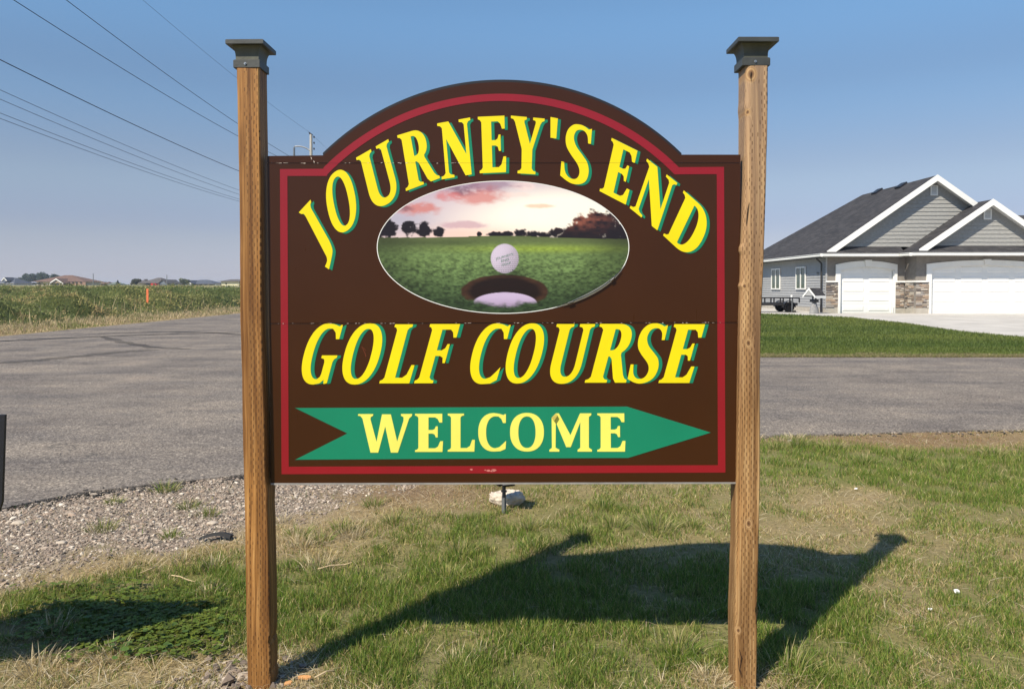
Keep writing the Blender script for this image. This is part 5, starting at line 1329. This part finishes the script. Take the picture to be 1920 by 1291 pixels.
# stray pebbles, crumbs of asphalt along the road edge
n_ = 9500; X = rng.uniform(-4.5, 6.5, n_)*rng.choice([1, .6], n_); X = np.where(rng.random(n_) < .5, -1.9-np.abs(X)*.6, X); Y = near_edge(X)+rng.normal(size=n_)*(.03+.10*fbm(X, X*0, 2.0, 151))-.01
kk = fbm(X, Y*0, 3.0, 153) > .42+.2*(rng.random(n_)-.5); X, Y = X[kk], Y[kk]; n_ = len(X)
pebbles('road_edge_crumbs', X, Y, rng.gamma(3, .0022, n_)+.003, pick(n_, [(.03, .027, .024), (.07, .06, .052), (.26, .22, .18)], [.55, .3, .15]), .7, .3, label='dark broken asphalt crumbs along the near edge of the road', cat='gravel')
n_ = 700; X = rng.normal(-1.02, .10, n_)-.05; Y = 2.80+rng.normal(size=n_)*.10; kk = keepout(X, Y)
X, Y = X[kk], Y[kk]; pebbles('soil_clods', X, Y, rng.gamma(3, .0022, len(X))+.003, pick(len(X), [(.22, .17, .13), (.32, .27, .22), (.14, .11, .09)]), .8, .4, label='small soil clods and stones at the foot of the left post', cat='soil')

def turf(n_, ymin, ymax, seed):
    r = np.random.default_rng(seed); Yl = np.exp(r.uniform(math.log(ymin), math.log(ymax), n_*1)); Xl = np.where(r.random(n_) < .82, r.uniform(-.75, .75, n_), np.sign(r.uniform(-1, 1, n_))*r.uniform(.75, 1.12, n_))*Yl
    return Xl, Yl
X, Y = turf(740000, 2.35, 8.3, 5)
cl = fbm(X, Y, 7, 201, 3)                                # tufts
g = greenness(X, Y); gv = gravelness(X, Y)
dens = np.clip(.55+.5*g, .2, 1)*np.clip(1.0*(1-gv)**2+.012, 0, 1)*np.clip((cl-.28)*3.2, .12, 1)
bare = fbm(X, Y, 1.4, 205, 3); dens *= np.where((bare < .36) & (g < .42), .35, 1)
k = (rng.random(len(X)) < dens) & (Y < near_edge(X)-.02) & keepout(X, Y)
X, Y, g, cl = X[k], Y[k], g[k], cl[k]; n_ = len(X); print('turf blades', n_)
isgreen = rng.random(n_) < np.clip((g-.08)*1.12, .14, .82)
gc = np.array([[.132, .218, .028], [.080, .155, .020], [.190, .262, .045], [.29, .30, .075]])[rng.integers(0, 4, n_)]
dc = np.array([[.54, .43, .20], [.42, .33, .14], [.62, .52, .29], [.30, .22, .10]])[rng.integers(0, 4, n_)]
px_, py_ = pxmap(X, Y)
red = gauss(px_, py_, 1760, 822, 260, 22)+gauss(px_, py_, 780, 922, 170, 26)
dc = dc*(1-.55*np.clip(red, 0, 1)[:, None])+np.array([.24, .11, .055])*.55*np.clip(red, 0, 1)[:, None]
c = np.where(isgreen[:, None], gc, dc)*rng.uniform(.7, 1.3, (n_, 1))
hh = np.where(isgreen, rng.uniform(.016, .044, n_), rng.uniform(.012, .040, n_))*(.55+1.0*np.clip(cl, 0, 1))*(.6+.6*g)
lean = np.where(isgreen, rng.uniform(.05, .75, n_), rng.uniform(.4, 1.05, n_))
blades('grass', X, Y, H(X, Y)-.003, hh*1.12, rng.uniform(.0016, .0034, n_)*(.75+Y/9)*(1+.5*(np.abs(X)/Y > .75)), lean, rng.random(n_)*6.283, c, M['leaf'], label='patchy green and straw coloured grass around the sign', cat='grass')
# tufts: radiating longer blades
def tufts(spots, name, label, pal, hr, nper, rad):
    XX, YY, HH, AZ, LE = [], [], [], [], []
    for (x, y, s_) in spots:
        m_ = int(nper*s_); a = rng.random(m_)*6.283; r_ = np.sqrt(rng.random(m_))*rad*s_
        XX.append(x+r_*np.cos(a)); YY.append(y+r_*np.sin(a)); AZ.append(a+rng.normal(size=m_)*.5); LE.append(np.clip(r_/(rad*s_)*.8+rng.random(m_)*.3, 0, 1)); HH.append(rng.uniform(*hr, m_)*s_)
    XX, YY, HH, AZ, LE = map(np.concatenate, (XX, YY, HH, AZ, LE)); n_ = len(XX)
    blades(name, XX, YY, H(XX, YY)-.004, HH, rng.uniform(.0022, .0045, n_)*(.8+YY/10), LE, AZ, pick(n_, pal), M['leaf'], label=label, cat='grass')
sp = [(*gp(px, py), s_) for px, py, s_ in [(190, 990, 1), (310, 918, 1.1), (355, 948, .9), (390, 962, .9), (320, 1003, .8), (215, 940, .7), (700, 945, .9), (640, 990, 1), (740, 975, 1), (1230, 990, 1.5), (1150, 985, 1.1), (1300, 985, .8), (1090, 1000, 1.0), (1000, 1025, 1.0), (1130, 950, 1),
      (990, 985, 1), (560, 1000, .9), (600, 1010, 1), (1460, 840, 1), (1500, 835, 1.3), (1560, 840, 1.2), (1620, 865, 1.1), (1700, 860, 1.1), (1780, 880, 1.1), (1860, 850, 1.2), (1480, 1255, 1.3), (860, 1030, 1), (840, 1080, 1.1), (1270, 1215, 1.2)]]
tufts(sp, 'grass_tufts', 'scattered taller tufts of mixed green grass on the near verge', [(.12, .19, .03), (.19, .24, .05), (.44, .38, .19), (.32, .30, .10)], (.05, .11), 110, .075)
sp = [(*gp(px, py), s_) for px, py, s_ in [(235, 1060, .9), (400, 1060, .8), (120, 1100, .8), (1415, 820, 1), (1460, 825, .8), (1490, 822, 1), (340, 1050, .7), (210, 1225, .9), (70, 1250, 1), (100, 1180, 1), (600, 1060, 1.1), (560, 1020, 1), (660, 1000, 1.1), (530, 975, .8), (1330, 1270, .8), (860, 1240, .8), (900, 1225, .7), (395, 1110, .8)]]
tufts(sp, 'dry_tufts', 'scattered straw coloured dry tufts on the near verge', [(.52, .43, .26), (.40, .31, .17), (.60, .52, .34)], (.04, .11), 90, .08)
# straw litter lying on the ground
n_ = 22000
Xs, Ys = turf(n_*3, 2.35, 7.6, 8); g = greenness(Xs, Ys); gv = gravelness(Xs, Ys)
k = (rng.random(len(Xs)) < np.clip(.9-1.2*g, .06, 1)*np.clip(1-gv, .05, 1)) & (Ys < near_edge(Xs)-.05) & keepout(Xs, Ys); Xs, Ys = Xs[k][:n_], Ys[k][:n_]; n_ = len(Xs)
blades('straw_litter', Xs, Ys, H(Xs, Ys)+.006, rng.uniform(.03, .13, n_), rng.uniform(.0018, .0032, n_), np.full(n_, 1.08), rng.random(n_)*6.28, pick(n_, [(.60, .50, .32), (.48, .38, .22), (.66, .58, .42)]), M['leaf'], label='loose dry straw lying flat over the turf', cat='straw')
# clover and broad leaved weeds at lower left
def broadleaf():
    V = []; Fc = []; Cc = []; r = np.random.default_rng(12)
    cand = []
    while len(cand) < 1700:
        px, py = r.uniform(20, 450), r.uniform(1095, 1240)
        w_ = math.exp(-(((px-250)/165)**2+((py-1160)/52)**2))+.5*math.exp(-(((px-330)/70)**2+((py-1185)/25)**2))
        if r.random() < w_: cand.append((px, py))
    for (px, py) in cand:
        x, y = gp(px, py); x += r.normal()*.01; s_ = r.uniform(.006, .013)*(1.5 if r.random() < .15 else 1); z = r.uniform(.008, .045)
        a0 = r.random()*6.28; col = np.array([.085, .135, .02])*r.uniform(.5, 1.5)+np.array([.05, .03, 0])*r.random()
        for kk in range(3):
            a = a0+kk*2.094; ca_, sa_ = math.cos(a), math.sin(a); t_ = r.uniform(-.3, .5)
            pts = [(0, 0), (.45, .42), (.95, .45), (1.15, .12), (1.02, 0), (1.15, -.12), (.95, -.45), (.45, -.42)]
            n0 = len(V)
            for (u, v_) in pts: V.append((x+(u*ca_-v_*sa_)*s_*1.5, y+(u*sa_+v_*ca_)*s_*1.5, z+u*s_*t_-abs(v_)*s_*.3)); Cc.append(col)
            Fc.append([n0+i for i in range(8)])
    V = np.array(V); V[:, 2] += H(V[:, 0], V[:, 1])
    ls = np.arange(len(Fc))*8
    npmesh('clover_patch', V, np.array(Fc).reshape(-1), ls, M['leaf'], np.array(Cc), False, kind='stuff', label='low clover and broad leaved weeds in shade at lower left', cat='clover')
    # a few bigger leaves
    V = []; Fc = []; Cc = []
    for i in range(46):
        px, py = r.normal(315, 60), r.normal(1185, 20)
        if i < 10: px, py = r.normal(230, 12), r.normal(1228, 8)
        x, y = gp(px, py); s_ = r.uniform(.009, .017); a = r.random()*6.28; ca_, sa_ = math.cos(a), math.sin(a); z = r.uniform(.02, .06); t_ = r.uniform(-.2, .5)
        n0 = len(V); col = np.array([.10, .17, .035])*r.uniform(.7, 1.3)
        for j in range(9):
            u = math.cos(j*6.283/9)*(1+.1*math.sin(3*j)); v_ = math.sin(j*6.283/9)*.85
            V.append((x+(u*ca_-v_*sa_)*s_, y+(u*sa_+v_*ca_)*s_, z+u*s_*t_-abs(v_)*s_*.2)); Cc.append(col)
        V.append((x, y, z-.003)); Cc.append(col*.8)
        for j in range(9): Fc += [n0+j, n0+(j+1) % 9, n0+9]
    V = np.array(V); V[:, 2] += H(V[:, 0], V[:, 1])
    npmesh('mallow_leaves', V, np.array(Fc), np.arange(0, len(Fc), 3), M['leaf'], np.array(Cc), True, kind='stuff', label='a few larger round weed leaves at the sunny rim of the clover', cat='weeds')
broadleaf()
# rock behind the spotlight
def rock():
    a = gp(951, 946); cx_, cy_ = a[0], a[1]+.06
    bm = bmesh.new(); bmesh.ops.create_icosphere(bm, subdivisions=5, radius=1)
    for v in bm.verts:
        p = v.co.copy(); n1 = noise.noise(p*1.3+Vector((3, 1, 8))); n2 = noise.noise(p*4+Vector((1, 7, 2))); n3 = noise.noise(p*12)
        k = 1+.20*n1+.10*n2+.04*n3; q_ = p*k
        q_.z = min(q_.z, .50+.22*n2+.10*n3+.18*q_.x)
        v.co = Vector((q_.x*.125*(1 if q_.x < 0 else 1.0), q_.y*.085, q_.z*.075+.045))
        if v.co.z < .012: v.co.x *= .9; v.co.y *= .9
    me = bpy.data.meshes.new('rock'); bm.to_mesh(me); bm.free(); me.materials.append(M['rock']); me.shade_smooth()
    o = link('rock', me, None, label='pale rough rock lying behind the spotlight stake under the sign', cat='rock'); o.location = (cx_, cy_, Hs(cx_, cy_)); o.rotation_euler.z = -.12
rock()
# solar spotlight on a stake
sx_, sy_ = gp(945, 957)
sp_ = thing('spotlight', 'black solar spotlight on a ground stake just below the sign', 'spotlight', (sx_, sy_, 0))
zz = lambda py: EYE+(538-py)*sy_/F
mb = MB().box(sx_-.0035, sx_+.0035, sy_-.016, sy_+.016, -.05, zz(934)).box(sx_-.016, sx_+.016, sy_-.003, sy_-.0035+.007, -.05, zz(933.5)); mb.build('stake', M['grey'], sp_)
MB().tube([(sx_, sy_, zz(934)), (sx_, sy_, zz(905))], .0125, 12).build('stem', M['black'], sp_)
MB().tube([(sx_-.020, sy_, zz(922.5)), (sx_+.020, sy_, zz(922.5))], .007, 10).build('tilt_knob', M['black'], sp_)
a = Vector((sx_-.005, sy_-.02, zz(909))); MB().tube([a+Vector((.0, 0, .0)), a+Vector((.075, -.01, .014))], [.016, .019], 4).build('panel_bracket', M['black'], sp_)
c_ = Vector((sx_-.045, sy_+.02, zz(905)+.018)); d_ = Vector((-.35, -.35, .55)).normalized()
MB().tube([c_+d_*.05, c_-d_*.05], [.048, .030], 20).build('lamp_head', M['black'], sp_, smooth=False)
MB().tube([c_+d_*.0545, c_+d_*.051], .044, 20).build('lens', M['glasswhite'], sp_)
c_ = Vector((sx_+.015, sy_+.02, zz(905)+.055)); mb = MB().box(-.055, .055, -.055, .055, -.006, .006)
mb.v = [(c_.x+x, c_.y+y*.8-z*.6, c_.z+y*.6+z*.8) for x, y, z in mb.v]; mb.build('solar_panel', mat('solar_glass', (.015, .02, .045), .15, .1, 10), sp_)
# dark board just inside the left edge of the frame
bx_, by_ = -1.9095, 2.80
db = thing('roadside_board', 'black edge of a small board on a stake at the left picture border', 'board', (bx_-.45, by_, 0))
mb = MB().prism([(bx_-.86, 1.02), (bx_+.0, 1.02), (bx_-.016, .69), (bx_-.13, .36), (bx_-.30, .24), (bx_-.86, .20)], [], 'y', by_, by_+.012); mb.build('board_face', M['black'], db)
for dx_ in (-.70, -.30): MB().box(bx_+dx_-.02, bx_+dx_+.02, by_+.014, by_+.05, -.1, .98).build('leg', M['steel'], db)
# dark curled strip added to stand in for a shadow-like spot on the gravel
rx_, ry_ = gp(404, 1010)
sc_ = MB(); P = []
for i in range(11):
    t_ = i/10; P.append((rx_-.085+.17*t_, ry_+.02*math.sin(t_*3)+.035*(t_-.5), .012+.018*math.sin(t_*math.pi)))
vs = []
for p in P: vs += [(p[0], p[1]-.025, p[2]-.010), (p[0], p[1]-.005, p[2]+.006), (p[0]+.01, p[1]+.028, p[2]-.002), (p[0], p[1]+.01, p[2]-.014)]
sc_.add(vs, [(4*i+j, 4*i+(j+1) % 4, 4*i+4+(j+1) % 4, 4*i+4+j) for i in range(10) for j in range(4)]+[(0, 1, 2, 3), (43, 42, 41, 40)]).build('shadow_strip', M['rubber'], None, label='curled black strip standing in for a shadow-like spot on the gravel left of the left post', cat='shadow strip')
n_ = 16; X = rx_+rng.uniform(-.09, .09, n_); Y = np.full(n_, ry_-.035)+rng.normal(size=n_)*.008
blades('dry_tufts', X, Y, H(X, Y), rng.uniform(.02, .05, n_), np.full(n_, .003), rng.uniform(0, .2, n_), rng.random(n_)*6.28, pick(n_, [(.6, .55, .42)]), M['leaf'], label='few pale dry blades standing in front of the black shadow strip', cat='grass')
# wood chip, white litter, twigs, stones
def chip(px, py, l, w_, ang, m, nm, lab, cat, hgt=.006):
    x, y = gp(px, py); z = Hs(x, y)+.012
    mb = MB().prism([(-l/2, 0), (-l*.3, w_*.5), (l*.35, w_*.42), (l/2, 0), (l*.3, -w_*.5), (-l*.4, -w_*.35)], [], 'y', 0, hgt)
    mb.v = [(x+p[0]*math.cos(ang)-p[2]*math.sin(ang), y+p[0]*math.sin(ang)+p[2]*math.cos(ang), z+p[1]+p[2]*.3+.10*p[0]) for p in mb.v]
    mb.build(nm, m, None, label=lab, cat=cat)
chip(571, 1270, .058, .016, -.25, M['chip'], 'wood_chip', 'larger orange wood chip near the foot of the left post', 'wood chip')
chip(540, 1281, .03, .016, .5, M['chip'], 'wood_chip', 'small orange wood chip between the larger chip and the left post', 'wood chip')
chip(1794, 1108, .030, .022, .4, M['litter'], 'litter_scrap', 'bright white paper scrap on the grass at right', 'litter')
chip(1744, 1141, .018, .006, -.3, M['litter'], 'litter_scrap', 'faint white sliver on the grass below the bright paper scrap', 'litter')
chip(1605, 917, .024, .009, .0, M['litter'], 'litter_scrap', 'white scrap on the dry grass near the right post', 'litter')
def stick(pts, r_, lab):
    P = [(*gp(px, py), .012+.01*(i % 2)) for i, (px, py) in enumerate(pts)]
    MB().tube(P, [r_]*(len(P)-1)+[r_*.4], 6).build('dry_stick', mat('dry_stick', (.52, .40, .24), .8, .2, 30), None, label=lab, cat='stick')
stick([(596, 1070), (620, 1067), (645, 1062), (660, 1061)], .0035, 'reddish dry stick lying on bare soil right of the left post')
stick([(322, 1082), (338, 1088), (350, 1090), (366, 1098)], .003, 'pale forked stick in the grass left of the left post')
stick([(262, 1078), (285, 1072), (297, 1065)], .0025, 'thin pale stick just left of the forked stick')
stick([(590, 1275), (612, 1268), (628, 1261)], .003, 'pale curved stick right of the orange wood chip')
for px, py, r_, lab in ((34, 978, .032, 'smooth tan stone partly buried in gravel near the left picture edge'), (115, 1015, .024, 'flat pale stone in the middle of the left gravel'), (398, 977, .028, 'flat pinkish stone in the gravel near the left post')):
    x, y = gp(px, py); bm = bmesh.new(); bmesh.ops.create_icosphere(bm, subdivisions=3, radius=1)
    for v in bm.verts:
        k = 1+.18*noise.noise(v.co*1.5+Vector((px, 0, 0))); v.co = Vector((v.co.x*k*r_*1.3, v.co.y*k*r_, v.co.z*k*r_*.45+.006))
    me = bpy.data.meshes.new('stone'); bm.to_mesh(me); bm.free(); me.materials.append(mat('tan_stone', (.42, .36, .29), .85, .15, 40)); me.shade_smooth()
    o = link('stone', me, None, label=lab, cat='stone'); o.location = (x, y, Hs(x, y))

# ------------------------------------------------------------------ smoky air
hz = MB().box(-1700, 1700, -80, 3700, -1.6, 18.5); t = NT('smoke_haze'); t.t.nodes.remove(t.p)
pv = t.n('ShaderNodeVolumePrincipled'); pv.inputs['Color'].default_value = (.80, .88, 1, 1); pv.inputs['Density'].default_value = .00045; pv.inputs['Anisotropy'].default_value = .2
t.l(pv.outputs[0], t.out.inputs['Volume']); hz.build('haze', t.m, None, kind='stuff')
